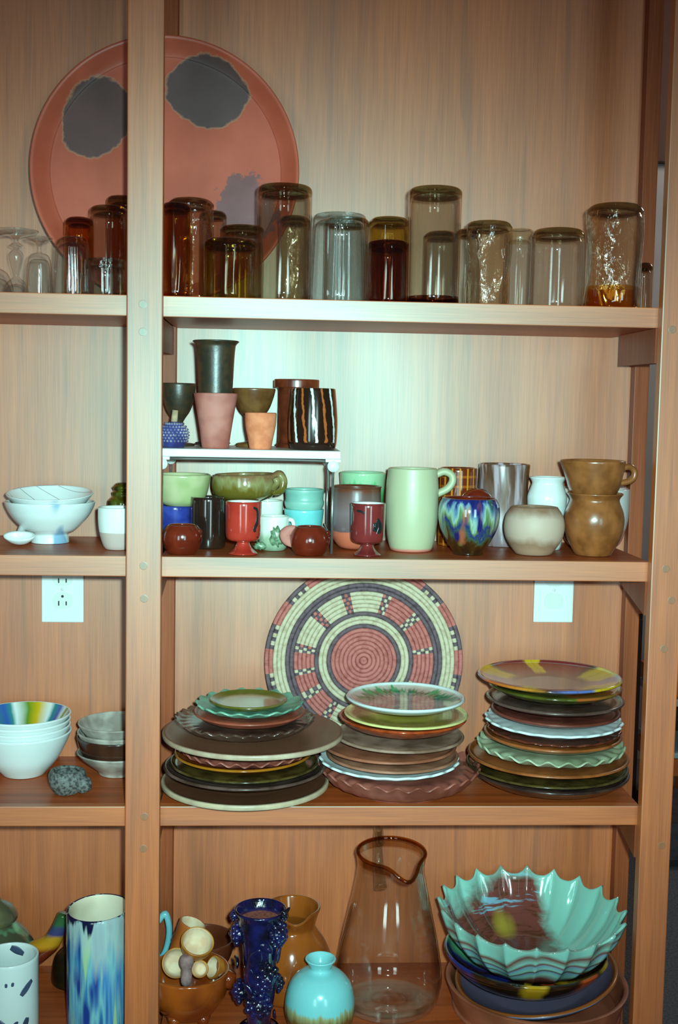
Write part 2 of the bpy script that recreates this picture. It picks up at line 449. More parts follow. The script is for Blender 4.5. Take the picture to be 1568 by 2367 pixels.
# ================================================================== ROOM BEYOND, seen past the right post
def far_box(name, px0, py0, px1, py1, Y0, Y1, mat, par, ext=0.0):
    a = at_y(px0, py0, Y0); b2 = at_y(px1, py1, Y0)
    return box(name, a.x-ext, b2.x+1.4, Y0, Y1, b2.z, a.z, mat, par, .004)
dwood = ceramic('far_console_wood', C(150, 78, 34, .35), C(110, 54, 22, .35), 8, .45, stretch=(.2, 1, 1))
dblk = ceramic('far_dark_inside', (.02, .015, .012), None, 5, .7)
plas = ceramic('far_white_paint', (.55, .58, .62), None, 4, .6)
p0 = at_y(1560, 1790, 2.5)
con = empty('console_shelf', (p0.x+.6, 2.6, p0.z), 'brown wooden console shelf in the room beyond the right post', 'console')
far_box('board', 1554, 1755, 1568, 1795, 2.45, 2.8, dwood, con, .02); far_box('board', 1560, 1572, 1568, 1612, 2.45, 2.8, dwood, con, .02)
far_box('dark_back', 1558, 1612, 1568, 1755, 2.75, 2.8, dblk, con, .02); far_box('edge_strip', 1556, 1742, 1568, 1754, 2.44, 2.8, plas, con, .02)
far_box('edge_strip', 1558, 1618, 1568, 1634, 2.44, 2.8, plas, con, .02)
for sx in (.02, 1.25): 
    box('leg', p0.x+sx, p0.x+sx+.05, 2.5, 2.55, FLZ, p0.z+.004, dwood, con)
p0 = at_y(1548, 2040, 2.05)
sof = empty('low_bench', (p0.x+.6, 2.3, FLZ), 'dark upholstered bench on the grey carpet beyond the right post', 'bench')
cush = ceramic('mauve_cloth', (.10, .075, .085), (.07, .055, .06), 30, .9, .1); cbase = ceramic('bench_dark', (.03, .022, .02), None, 12, .7)
far_box('base', 1548, 1990, 1568, 2040, 2.06, 2.40, cbase, sof); far_box('cushion', 1550, 1905, 1568, 1990, 2.04, 2.42, cush, sof)
for sx in (.05, 1.3): box('leg', p0.x+sx, p0.x+sx+.05, 2.2, 2.25, FLZ, at_y(1550, 2040, 2.06).z, cbase, sof)
p0 = at_y(1470, 1418, 2.5)
cab = empty('tall_cabinet', (p0.x+.03, 2.65, FLZ), 'tall dark cabinet glimpsed through the gap behind the right post', 'cabinet')
p1 = at_y(1488, 1418, 2.5)
box('body', p0.x-.05, p1.x, 2.5, 2.8, FLZ, p0.z, dark_trim, cab, .006); box('top', p0.x-.06, p1.x+.005, 2.49, 2.8, p0.z, p0.z+.02, dwood, cab, .003)
box('door', p0.x-.045, p1.x-.005, 2.485, 2.5, FLZ+.05, p0.z-.02, dark_trim, cab, .003)

# ================================================================== SHELF 1 : LEANING PLATTER AND GLASSES
def disc_lean(cx, cy, hw, Yc, zfloor, tiltx):
    """centre of a leaning round thing from its pixel centre, radius in metres"""
    p = at_y(cx, cy, Yc); return p, hw/ppm(p)
def platter_mat(R, blobs):
    m, nt, b = newmat('smoked_terracotta'); setb(b, .42, .55)
    co = obj_co(nt); base = ramp(nt, noise(nt, co, 6, 4), [(.35, C(184, 100, 76, .9)), (.65, C(164, 82, 58, .9))])
    nz = noise(nt, co, 46, 5, .7); nz2 = noise(nt, co, 9, 3)
    cl = base
    for (bx, by, rx, ry, rot, soft, dark, inner) in blobs:
        mp = N(nt, 'Mapping', vector_type='TEXTURE', i_Vector=co, i_Location=(bx, by, 0), i_Rotation=(0, 0, rot), i_Scale=(rx, ry, 1000)).outputs[0]
        ln = N(nt, 'VectorMath', operation='LENGTH', i_0=mp).outputs['Value']
        dd = math_n(nt, 'ADD', ln, math_n(nt, 'MULTIPLY_ADD', nz, soft, math_n(nt, 'MULTIPLY_ADD', nz2, .5, -.25-soft*.5)))
        halo = ramp(nt, dd, [(.98, (1, 1, 1)), (1.25, (0, 0, 0))])
        core = ramp(nt, dd, [(.93, (1, 1, 1)), (1.03, (0, 0, 0))])
        if inner: cl = mixc(nt, math_n(nt, 'MULTIPLY', halo, .75), cl, C(178, 138, 106, .8))
        cl = mixc(nt, math_n(nt, 'MULTIPLY', core, .97 if inner else .8), cl, ramp(nt, nz2, [(.3, C(66, 56, 56, .75)), (.75, dark)]))
    nt.links.new(cl, b.inputs['Base Color']); add_bump(nt, b, noise(nt, co, 60, 3), .06)
    return m
pc, PR = disc_lean(385, 400, 306, .213, Z1, 0)
s_ = ppm(pc)
def bl(px, py, rx, ry, rot, soft, dark, inner=True): return ((px-385)/s_, (400-py)/s_, rx/s_, ry/s_, rot, soft, dark, inner)
pmat = platter_mat(PR, [bl(226, 282, 80, 100, -.5, .25, C(88, 66, 66, .75)), bl(474, 213, 100, 82, -.35, .22, C(80, 70, 72, .75)),
                        bl(575, 480, 74, 84, .5, 1.5, C(100, 84, 92, .75), False)])
prof = [(0, -.004), (PR*.84, -.004), (PR*.93, .006), (PR*.985, .018), (PR, .023), (PR*.995, .0265), (PR*.975, .026), (PR*.95, .021), (PR*.90, .011), (PR*.865, .006), (PR*.84, .0048), (PR*.6, .004), (0, .004)]
v, f, fm = lathe(cat_rom(prof, 4), 120)
plo = mesh_obj('platter', v, f, pmat, loc=pc); tag(plo, 'large round terracotta platter with smoky black patches leaning behind the glasses', 'platter')
plo.rotation_euler = (PI/2-math.radians(5), 0, 0)

# --- glass kinds
def tint(c, n=4): return tuple(max(.02, v)**(1.0/n) for v in c)
CLB = (46, (1, 1, .16), .35)
G_clear = glass('clear_glass', tint((.84, .86, .84)), tint((.14, .14, .12)), (34, (1, 1, .12), .30))
G_flute = glass('fluted_clear_glass', tint((.84, .88, .88)), tint((.14, .16, .16)), (70, (1, 1, .04), .6), .22)
G_smoke = glass('smoky_clear_glass', tint((.78, .70, .58)), tint((.10, .065, .03)), (30, (1, 1, .12), .28))
G_swirl = glass('swirled_glass', tint((.80, .70, .54)), tint((.10, .07, .03)), (60, (1, 1, .6), .8, 1.2), .45)
G_amber = glass('amber_glass', tint((.62, .24, .02)), tint((.30, .09, .005)), (40, (1, 1, .15), .5), .25)
G_olive = glass('olive_amber_glass', tint((.62, .42, .10)), tint((.26, .17, .03)), (46, (1, 1, .12), .6), .28)
G_dark = glass('dark_brown_glass', tint((.36, .07, .01)), tint((.12, .02, .003)), (40, (1, 1, .12), .35), .15)
G_rim = glass('brown_green_glass_base', tint((.30, .23, .10), 2), tint((.05, .04, .015), 2), (40, (1, 1, 1), .3), .3)
G_rimc = glass('clear_glass_base', tint((.72, .76, .74), 2), tint((.25, .28, .27), 2), (60, (1, 1, 1), .6), .4)
G_rima = glass('dark_amber_glass_base', tint((.20, .05, .01), 2), tint((.06, .014, .003), 2), (40, (1, 1, 1), .3), .2)
G_pale = glass('frosted_glass_base', tint((.80, .76, .62), 2), tint((.6, .55, .42), 2), (40, (1, 1, 1), .3), .3, .2)
def tumbler(label, cx, ytop, hwt, hwb, Y, mats, group='upturned tumblers on the top shelf', fmod=None, seg=64, base=.010, wall=.0028, corner=.010, low=None, bulge=0.0):
    p = at_y(cx, ytop, Y); b0 = at_y(cx, 690, Y); loc = Vector((b0.x, Y, Z1)); H = p.z-Z1; s = ppm(p)
    rt, rb = hwt/s, hwb/s; W = wall
    def rad(z): t = z/H; return rb+(rt-rb)*t + bulge*math.sin(PI*t)
    zs = [H*i/14 for i in range(15)]
    inner = [(0, H-base), (rt*.5, H-base+.0008), (rt-W-.006, H-base-.0002), (rt-W-.0015, H-base-.004)] + [(rad(z)-W, z) for z in reversed(zs) if z < H-base-.008 and z > .002]
    lip = [(rad(0)-W, .0012), (rad(0)-W*.5, 0), (rad(0), .0012)]
    outer = [(rad(z), z) for z in zs if .004 < z < H-corner]
    c = corner
    top = [(rad(H-c), H-c)] + [(rt-c+c*math.cos(a), H-c+c*math.sin(a)) for a in (.35, .75, 1.15)] + [(rt-c, H), (rt*.55, H-.0012), (0, H-.002)]
    full = inner+lip+outer+top
    mi = []
    for i in range(len(full)-1):
        z = min(full[i][1], full[i+1][1])
        mi.append(1 if z > H-base-.006 else (2 if low and z < low else 0))
    fx = None
    if fmod: fx = lambda a, r, z, t: (r + (fmod(a, z, H) if r > rt*.6 and z < H-.006 and z > .002 else 0), z)
    v, f, fm = lathe(full, seg, fx, mi)
    o = mesh_obj('tumbler', v, f, list(mats), None, fm, loc=loc)
    return tag(o, label, 'glass', group)
def swirl(amp, n, tw, n2=0): return lambda a, z, H: amp*(math.sin(n*a+tw*z/H*2*PI)*math.sin(PI*min(1, z/H*1.05)+.2) + .6*math.sin(n2*a-tw*1.4*z/H*2*PI+1.0))
def flute(amp, n): return lambda a, z, H: amp*abs(math.cos(n*a/2))
cg = (G_clear, G_rim)
T = tumbler
T('tall deep amber tumbler right beside the middle post', 407, 470, 36, 36, .045, (G_amber, G_rima), fmod=swirl(.0005, 5, .3, 9))
T('tall pale amber swirled tumbler behind the deep amber one', 440, 461, 51, 50, .103, (G_swirl, G_rim), fmod=swirl(.0022, 4, .7, 7))
T('smoky brown tumbler just behind the swirled pale amber one', 492, 488, 31, 31, .152, (G_smoke, G_rim))
T('short wide smoky tumbler behind the short olive amber one', 560, 524, 49, 49, .128, (G_smoke, G_rim), corner=.006)
T('short olive amber tumbler with bright vertical streaks', 532, 554, 61, 60, .048, (G_olive, G_rim), fmod=flute(.0008, 14))
T('tallest clear tumbler with a brown base, left of the fluted clear one', 655, 431, 64, 63, .064, (G_smoke, G_rim), corner=.008)
T('small dimpled tumbler seen through the tallest clear one', 678, 500, 36, 36, .136, (G_swirl, G_rim), fmod=swirl(.0018, 5, .5, 8))
T('clear fluted tumbler that flares toward the shelf', 783, 497, 60, 68, .064, (G_flute, G_rimc), fmod=flute(.0016, 18), corner=.005, seg=108)
T('plain clear tumbler peeking out behind the fluted one', 800, 505, 52, 52, .190, cg)
T('olive amber tumbler standing behind the dark red-brown one', 897, 504, 46, 46, .165, (G_olive, G_rim), fmod=swirl(.0014, 5, .4, 8))
T('dark red-brown tumbler with two bright window reflections', 896, 558, 47, 47, .060, (G_dark, G_rima), corner=.006)
T('tall clear tumbler with a brown base, right of the dark red-brown one', 1001, 436, 62, 60, .064, (G_smoke, G_rim), corner=.008, low=.010).data.materials.append(G_rima)
T('smaller clear tumbler seen through the tall one beside the dark red-brown glass', 1017, 536, 38, 38, .185, cg, fmod=flute(.001, 12))
T('clear green-rimmed tumbler peeking out left of the wavy swirled one', 1080, 530, 30, 31, .190, cg)
T('wavy swirled tumbler with amber lines, right of the second tall clear one', 1126, 514, 52, 50, .062, (G_swirl, G_rim), fmod=swirl(.0034, 3, .55, 5), corner=.008, bulge=-.001)
T('pale frosted tumbler with a cream base standing at the back', 1199, 530, 34, 35, .200, (G_clear, G_pale), base=.018)
T('squat clear tumbler between the wavy glass and the tall amber-footed one', 1286, 531, 61, 63, .064, cg, corner=.011)
tt = T('tall swirled tumbler with a glowing amber lip at the shelf end', 1415, 474, 63, 65, .062, (G_swirl, G_rim), fmod=swirl(.0036, 3, .5, 4), corner=.012, low=.024)
tt.data.materials.append(G_amber)
T('narrow clear tumbler behind the tall amber-lipped one at the shelf end', 1488, 607, 19, 20, .150, cg)
T('clear faceted tumbler nearest the stemmed glasses', 168, 546, 34, 46, .048, (G_flute, G_rimc), fmod=flute(.0014, 9), seg=108, corner=.012)
T('amber tumbler behind the clear faceted one at left', 183, 503, 33, 34, .118, (G_amber, G_rima))
T('tall smoky-rimmed clear tumbler left of the middle post', 252, 478, 44, 43, .102, (G_smoke, G_rim), corner=.008)
T('brown tumbler tallest of those left of the middle post', 283, 455, 37, 37, .150, (G_amber, G_rim), corner=.008)
T('short clear tumbler in front of the smoky-rimmed one by the post', 244, 600, 48, 47, .040, (G_clear, G_rimc), corner=.004)
def stem_glass(label, cx, Y, pts):
    b0 = at_y(cx, 690, Y); loc = Vector((b0.x, Y, Z1)); s = ppm(loc)
    full = [(hw/s, max(0, at_y(cx, y, Y).z-Z1) if y < 9000 else 0) for hw, y in pts]
    v, f, fm = lathe(cat_rom(full, 4), 48)
    o = mesh_obj('stem_glass', v, f, G_flute, loc=loc); return tag(o, label, 'glass', 'upturned stemmed glasses')
stem_glass('upturned stemmed glass with a knobbed stem at the left edge', 38, .15, [(0, 655), (18, 662), (28, 680), (31, 9999), (31, 9999), (34, 9999), (34, 9999), (31, 680), (22, 655), (9, 642), (8, 634), (16, 600), (15, 585), (6, 575), (16, 568), (6, 560), (9, 550), (30, 543), (48, 538), (50, 535), (48, 532), (20, 530), (0, 530)])
stem_glass('upturned stemmed glass with a plain short stem beside the faceted tumbler', 91, .075, [(0, 600), (18, 602), (24, 620), (28, 660), (30, 9999), (30, 9999), (32, 9999), (32, 9999), (31, 660), (27, 610), (20, 590), (6, 584), (5, 572), (9, 562), (22, 556), (29, 553), (30, 551), (28, 549), (12, 547), (0, 547)])
stem_glass('upturned stemmed glass cut off by the left frame edge', -12, .06, [(0, 640), (26, 648), (38, 668), (42, 9999), (42, 9999), (45, 9999), (45, 9999), (42, 660), (30, 632), (12, 620), (6, 614), (5, 570), (9, 548), (40, 540), (44, 537), (30, 534), (0, 533)])
plo.location.z = Z1 + PR*math.cos(math.radians(5)) + .001

# ================================================================== SHELF 2, RIGHT BAY
terracotta = ceramic('terracotta', C(178, 110, 84, .85), C(160, 92, 66, .85), 40, .75, .3, bump=.15)
terra_pale = ceramic('pale_terracotta', C(205, 140, 100, .85), C(190, 122, 84, .85), 60, .8, .25, bump=.2, bscale=160)
terra_mauve = ceramic('mauve_terracotta', C(168, 120, 108, .8), C(142, 88, 76, .8), 22, .6, .35, bump=.12)
iron_black = ceramic('black_iron_glaze', C(40, 42, 32, .8), C(58, 50, 34, .8), 60, .36, .6, bump=.1, bscale=200)
iron_brown = ceramic('brown_iron_glaze', C(110, 84, 46, .85), C(86, 60, 28, .85), 40, .3, .6)
red_brown = ceramic('glossy_red_brown', C(104, 38, 20, .9), C(86, 28, 13, .9), 30, .15, .6, coat=.6)
jar_brown = ceramic('dark_brown_glaze', C(78, 36, 20, .8), C(100, 48, 26, .8), 50, .25, .6, coat=.2)
white_gl = ceramic('white_glaze', (.84, .84, .82), (.80, .80, .77), 6, .22, .5, coat=.2)
cream_gl = ceramic('cream_glaze', (.80, .78, .66), (.74, .70, .56), 10, .3, .5)

# --- white folding riser shelf
rw = ceramic('white_riser_paint', (.82, .84, .78), (.80, .80, .74), 5, .4, .4); wire = ceramic('chrome_wire', (.72, .74, .74), None, 3, .25, .5, metal=.9)
RYF, RYB = .042, .235
rt_ = at_y(600, 1040, RYF).z; rthk = .0125
rx1 = at_y(789, 1045, RYF).x; rx0 = XB-.012
ris = empty('riser_shelf', ((rx0+rx1)/2, (RYF+RYB)/2, Z2), 'white wooden riser with folding wire legs holding the dark goblets', 'riser')
box('board', rx0, rx1, RYF, RYB, rt_-rthk, rt_, rw, ris, .002)
def wpart(nm, path, r, mat, par, seg=8, flat=1.0):
    c = par.location; v, f = tube([Vector(q)-c for q in path], r, seg, flat); return mesh_obj(nm, v, f, mat, par)
lx = at_y(769, 1150, RYF+.012).x
for yy in (RYF+.012, RYB-.012):
    wpart('leg', [(lx, yy, Z2), (lx, yy, rt_-rthk-.018)], .0022, wire, ris)
    wpart('leg', [(rx0+.006, yy, Z2), (rx0+.006, yy, rt_-rthk-.018)], .0022, wire, ris)
    for xx in (lx, rx0+.006):
        v, f, _ = lathe([(0, 0), (.006, 0), (.009, .002), (.009, .004), (.0, .0042)], 20)
        o = mesh_obj('hinge_disc', v, f, rw, ris); o.location = Vector((xx, yy-.001, rt_-rthk-.011))-ris.location; o.rotation_euler = (PI/2, 0, 0)
        b_ = box('hinge_plate', xx-.012, xx+.012, yy-.004, yy+.004, rt_-rthk-.005, rt_-rthk, rw, ris, .001)
wpart('cross_wire', [(lx-.004, RYF+.012, Z2+.03), (lx-.004, RYB-.012, Z2+.03)], .0018, wire, ris)
wpart('under_rail', spline([(rx0+.012, RYF+.03, rt_-rthk-.004), (lx-.02, RYF+.03, rt_-rthk-.004), (lx-.008, RYF+.03, rt_-rthk-.012), (lx-.006, RYF+.03, rt_-rthk-.05)], 6), .0022, ceramic('rail_dark', (.12, .10, .09), None, 5, .4), ris)
RZ = rt_
# --- things on the riser
V('goblet', 'black goblet half hidden by the middle post on the riser', 'goblet', 412, [(37, 1029), (36, 1025), (14, 1020), (9, 1008), (9, 985), (14, 970), (28, 948), (37, 918), (40, 888)], iron_black, RZ, .165)
V('beaker', 'mauve terracotta beaker on the riser carrying the tall black vase', 'cup', 498, [(31, 1033), (35, 1005), (43, 955), (51, 911)], terra_mauve, RZ, .085)
V('vase', 'tall black flared vase standing inside the mauve terracotta beaker', 'vase', 498, [(35, 945), (38, 925), (40, 890), (43, 830), (45, 806), (47, 797), (54, 790)], iron_black, None, .085)
V('saucer', 'small dark saucer behind the mauve terracotta beaker', 'saucer', 492, [(24, 1030), (36, 1027), (41, 1024)], iron_black, RZ, .168, wall=.003)
V('goblet', 'brown goblet with a wide bowl in the middle of the riser', 'goblet', 586, [(40, 1030), (39, 1025), (14, 1019), (9, 1008), (9, 986), (15, 970), (34, 948), (45, 920), (50, 900)], iron_brown, RZ, .165)
V('beaker', 'small pale orange unglazed beaker before the brown goblet', 'cup', 602, [(25, 1035), (29, 1015), (35, 985), (37, 956)], terra_pale, RZ, .082)
# lidded jar
cxj, pj = 684, [(46, 1032), (46, 1026), (42, 1018), (41, 960), (41, 905), (43, 898)]
jr = V('jar', 'dark brown lidded jar at the back of the riser', 'jar', cxj, pj, jar_brown, RZ, .175, parts=True)
s = ppm(jr.location); zl = mh(cxj, pj, RZ, .175)
v, f, _ = lathe(cat_rom([(0, .0015), (52/s, .0015), (52/s, .0015), (52/s, .004), (52/s, .013), (51/s, .0145), (51/s, .0145), (20/s, .0145), (0, .0145)], 3), 48)
o = mesh_obj('lid', v, f, jar_brown, jr); o.location = (0, 0, zl)
# black cup with white stripes
def stripe_mat(h):
    m, nt, b = newmat('black_white_striped_glaze'); setb(b, .14, .6, .6)
    co = obj_co(nt); sx = N(nt, 'SeparateXYZ', i_0=co); an = math_n(nt, 'ARCTAN2', sx.outputs[1], sx.outputs[0])
    zz = math_n(nt, 'MULTIPLY', sx.outputs[2], 1/h)
    wob = math_n(nt, 'MULTIPLY_ADD', noise(nt, co, 75, 2), .22, math_n(nt, 'MULTIPLY', zz, .28))
    t = math_n(nt, 'FRACT', math_n(nt, 'MULTIPLY', math_n(nt, 'ADD', an, wob), 2.25))
    big = math_n(nt, 'FRACT', math_n(nt, 'MULTIPLY_ADD', math_n(nt, 'ADD', an, wob), 1.125, .02))
    k = math_n(nt, 'MULTIPLY', math_n(nt, 'GREATER_THAN', zz, .12), math_n(nt, 'LESS_THAN', zz, .97))
    wh = ramp(nt, t, [(0, (0, 0, 0)), (.36, (0, 0, 0)), (.40, (1, 1, 1)), (.60, (1, 1, 1)), (.64, (0, 0, 0))])
    c = mixc(nt, math_n(nt, 'GREATER_THAN', big, .5), (.80, .82, .80), C(150, 88, 44, .8))
    base = mixc(nt, math_n(nt, 'MULTIPLY', wh, k), C(34, 22, 14, .8), c)
    nt.links.new(base, b.inputs['Base Color']); return m
V('cup', 'black glazed cup with wavy white and tan stripes at the riser end', 'cup', 723, [(50, 1035), (54, 1030), (56, 1015), (57, 975), (54, 930), (51, 900)], stripe_mat(.098), RZ, .092, imat=jar_brown, spin=.25)
# spiky blue-grey vase
cxs = 402; pos = at_y(cxs, 1030, .085); pos.z = RZ; s = ppm(pos)
hg = empty('spiky_pot', pos, 'bumpy blue-grey bristled pot with a cork stopper beside the post', 'pot')
bg = ceramic('blue_grey_gloss', C(140, 152, 168, .9), C(86, 96, 130, .9), 60, .12, .6, coat=.5); bb = ceramic('cobalt_base', C(60, 72, 140, .85), C(40, 46, 100, .85), 40, .15, .6, coat=.4)
v, f, _ = lathe(cat_rom([(0, 0), (20/s, 0), (26/s, 4/s), (31/s, 20/s), (32/s, 32/s), (27/s, 46/s), (16/s, 57/s), (8/s, 60/s), (0, 60/s)], 4), 32); mesh_obj('body', v, f, bb, hg)
vv = []; ff = []
for ring in range(7):
    zz = (16+ring*6.3)/s; rr_ = (31.5-abs(ring-2.3)*1.2-(max(0, ring-3)**2)*.9)/s; n = 22
    for k in range(n):
        a = 2*PI*(k+.5*(ring % 2))/n; d = Vector((math.cos(a), math.sin(a), .12*(ring-2))).normalized(); c0 = Vector((rr_*math.cos(a), rr_*math.sin(a), zz))
        v, f = blob(c0, (3.1/s,)*3, 6, 4, lambda q: 1.0+max(0, q.dot(d))**3*1.0); q0 = len(vv); vv += v; ff += [tuple(i+q0 for i in t) for t in f]
o = mesh_obj('bristles', vv, ff, bg, hg); o['kind'] = 'stuff'
v, f = tube([(0, 0, 56/s), (3/s, 0, 86/s)], [8/s, 7/s], 14); mesh_obj('cork', v, f, ceramic('cork', C(170, 164, 132, .85), None, 90, .9, .2), hg)

# --- back row on shelf 2
celadon_mot = ceramic('pale_green_mottled', C(186, 208, 160, .95), C(158, 190, 132, .95), 22, .2, .5, coat=.3)
V('cup', 'cobalt blue cup carrying the pale green bowl by the post', 'cup', 404, [(32, 1238), (36, 1215), (38, 1170)], ceramic('cobalt_blue_gl', C(50, 72, 160, .85), C(38, 54, 136, .85), 50, .2, .5, coat=.5), Z2, .150)
V('bowl', 'pale mottled green bowl stacked on the cobalt blue cup', 'bowl', 421, [(38, 1168), (52, 1156), (61, 1128), (66, 1098)], celadon_mot, None, .150, imat=celadon_mot, wall=.005)
V('cup', 'black glazed cup between the cobalt cup and the red footed cup', 'cup', 481, [(36, 1266), (40, 1256), (41, 1200), (41, 1150)], ceramic('gloss_black', C(30, 22, 18, .8), C(40, 28, 20, .8), 30, .12, .6, coat=.6), Z2, None, 1270)
wc = [(24, 1244), (31, 1225), (35, 1190), (36, 1158)]
V('cup', 'white and green cup under the tilted olive cup', 'cup', 618, wc, bands('white_green_lower', [(0, C(120, 150, 96, .9)), (.35, C(150, 180, 130, .9)), (.55, C(214, 240, 226, .95)), (1, C(214, 240, 226, .95))], .055, .1), Z2, .165)
olive = bands('olive_drip', [(0, C(84, 86, 34, .85)), (.45, C(96, 92, 30, .85)), (.75, C(132, 140, 92, .85)), (1, C(120, 100, 66, .85))], .042, .25, 60, .25, .15, coat=.6, bump=.3)
V('cup', 'wide olive green cup with a curled loop handle, tilted on other cups', 'cup', 566, [(46, 1156), (68, 1146), (76, 1124), (74, 1098)], olive, None, .165, wall=.005,
  handles=[[(632, 1105, -.02), (648, 1098, -.03), (658, 1115, -.03), (652, 1136, -.03), (636, 1142, -.02)], [(634, 1130, -.024), (643, 1118, -.034), (640, 1108, -.034)]], hr=.0055, tilt=(0, math.radians(-2), 0))
aqua_lo = ceramic('aqua_glaze', C(110, 214, 214, .95), C(96, 200, 200, .95), 20, .3, .5)
aqua_up = ceramic('dull_aqua_glaze', C(128, 196, 180, .92), C(112, 180, 168, .92), 14, .35, .5, stretch=(1, 1, 4))
V('cup', 'bright aqua cup, lower of the two stacked behind the wire leg', 'cup', 702, [(34, 1238), (42, 1215), (46, 1178)], aqua_lo, Z2, .150, group='stacked aqua cups')
V('cup', 'duller aqua ringed cup, upper of the two stacked behind the wire leg', 'cup', 703, [(30, 1200), (38, 1182), (44, 1170), (46, 1160), (44, 1152), (46, 1132)], aqua_up, None, .150, group='stacked aqua cups')
V('cup', 'bright green streaked cup behind the grey one', 'cup', 836, [(42, 1247), (47, 1190), (51, 1130), (54, 1093)], bands('green_streak', [(0, C(20, 90, 40, .9)), (.7, C(60, 160, 76, .9)), (.93, C(90, 200, 130, .9)), (1, C(150, 216, 170, .95))], .1, .12, 90, .1, .15), Z2, .205, imat=ceramic('pale_mint', C(150, 214, 176, .95), None, 8, .25))
def plaid_mat():
    m, nt, b = newmat('brown_plaid_glaze'); setb(b, .15, .6, .6)
    co = obj_co(nt); sx = N(nt, 'SeparateXYZ', i_0=co); an = math_n(nt, 'ARCTAN2', sx.outputs[1], sx.outputs[0])
    v1 = ramp(nt, math_n(nt, 'FRACT', math_n(nt, 'MULTIPLY', an, 2.4)), [(.0, (0, 0, 0)), (.05, (1, 1, 1)), (.22, (1, 1, 1)), (.27, (0, 0, 0))])
    h1 = ramp(nt, math_n(nt, 'FRACT', math_n(nt, 'MULTIPLY', sx.outputs[2], 62)), [(.0, (0, 0, 0)), (.05, (1, 1, 1)), (.25, (1, 1, 1)), (.3, (0, 0, 0))])
    c = mixc(nt, math_n(nt, 'MULTIPLY', h1, .7), C(96, 42, 14, .85), C(160, 96, 24, .85)); c = mixc(nt, math_n(nt, 'MULTIPLY', v1, .85), c, C(196, 140, 40, .85))
    nt.links.new(c, b.inputs['Base Color']); return m
V('mug', 'brown mug with a yellow plaid pattern behind the celadon mug', 'mug', 1055, [(44, 1250), (45, 1200), (44, 1130), (44, 1083)], plaid_mat(), Z2, .200, imat=jar_brown)
V('pot', 'small dark red-brown round pot behind the multicoloured drip pot', 'pot', 1100, [(26, 1245), (36, 1215), (38, 1180), (34, 1148), (22, 1134), (10, 1129)], red_brown, Z2, .152, closed=True)
V('tumbler', 'tall grey-brown stoneware tumbler behind the drip pot', 'cup', 1160, [(54, 1254), (56, 1235), (57, 1170), (58, 1110), (59, 1074)],
  bands('grey_brown_stone', [(0, C(120, 112, 118, .85)), (.3, C(140, 134, 136, .85)), (.7, C(112, 100, 92, .85)), (1, C(86, 66, 50, .85))], .122, .25, 34, .14, .28, second=[(C(168, 168, 176, .9), 60, .50, .62, (3, 1, 2)), (C(104, 80, 52, .88), 75, .54, .64, (9, 4, 2))], coat=.25), Z2, .210, fmod=lambda a, r, z, t: (r+.0009*math.sin(3*a+z*60), z))
V('jar', 'small white jar with a pinched neck behind the beige round pot', 'jar', 1262, [(34, 1246), (42, 1215), (45, 1165), (45, 1145), (38, 1124), (36, 1115), (42, 1104)], ceramic('white_fleck_glaze', (.84, .85, .82), (.80, .82, .80), 14, .2, .5, coat=.5), Z2, .160)
V('bowl', 'white bowl with a pink foot at the back behind the brown pots', 'bowl', 1370, [(52, 1262), (66, 1246), (78, 1200), (80, 1160), (80, 1130)], bands('white_pink_foot', [(0, C(214, 150, 140, .85)), (.33, C(214, 150, 140, .85)), (.38, C(214, 226, 222, .92)), (1, C(214, 226, 222, .92))], .09, .01), Z2, .198)

# --- front row on shelf 2
def small_pot(label, cx, yb, prof, fx, fy, lug=None):
    r = V('small_pot', label, 'pot', cx, prof, red_brown, Z2, None, yb+2, wall=.004, parts=True, group='small red-brown pots on the second shelf')
    p = at_y(fx, fy, r.location.y-.006)-r.location; s = ppm(r.location)
    vv = []; ff = []
    for k in range(9):
        a = 2*PI*k/9; rad = 0 if k == 0 else 6/s
        v, f = blob(p+Vector((rad*.5*math.cos(a), -.002+rad*.4*math.cos(a), rad*math.sin(a)*1.3)), (4.2/s, 4.2/s, 5/s), 8, 6); q = len(vv); vv += v; ff += [tuple(i+q for i in t) for t in f]
    mesh_obj('flower_relief', vv, ff, red_brown, r)
    if lug:
        pth = spline([at_y(x_, y_, r.location.y)-r.location for x_, y_ in lug]); v, f = tube(pth, [.003+.006*math.sin(PI*i/(len(pth)-1)) for i in range(len(pth))], 10, .5); mesh_obj('lug', v, f, terra_mauve, r)
    return r
small_pot('small glossy red-brown pot standing next to the middle post', 421, 1281, [(31, 1278), (40, 1266), (46, 1247), (44, 1228), (35, 1215)], 462, 1234)
small_pot('small glossy red-brown pot in front of the wire riser leg', 716, 1284, [(32, 1280), (42, 1267), (46, 1249), (42, 1230), (35, 1219)], 758, 1238, [(690, 1222), (672, 1224), (660, 1234), (664, 1250), (680, 1262)])
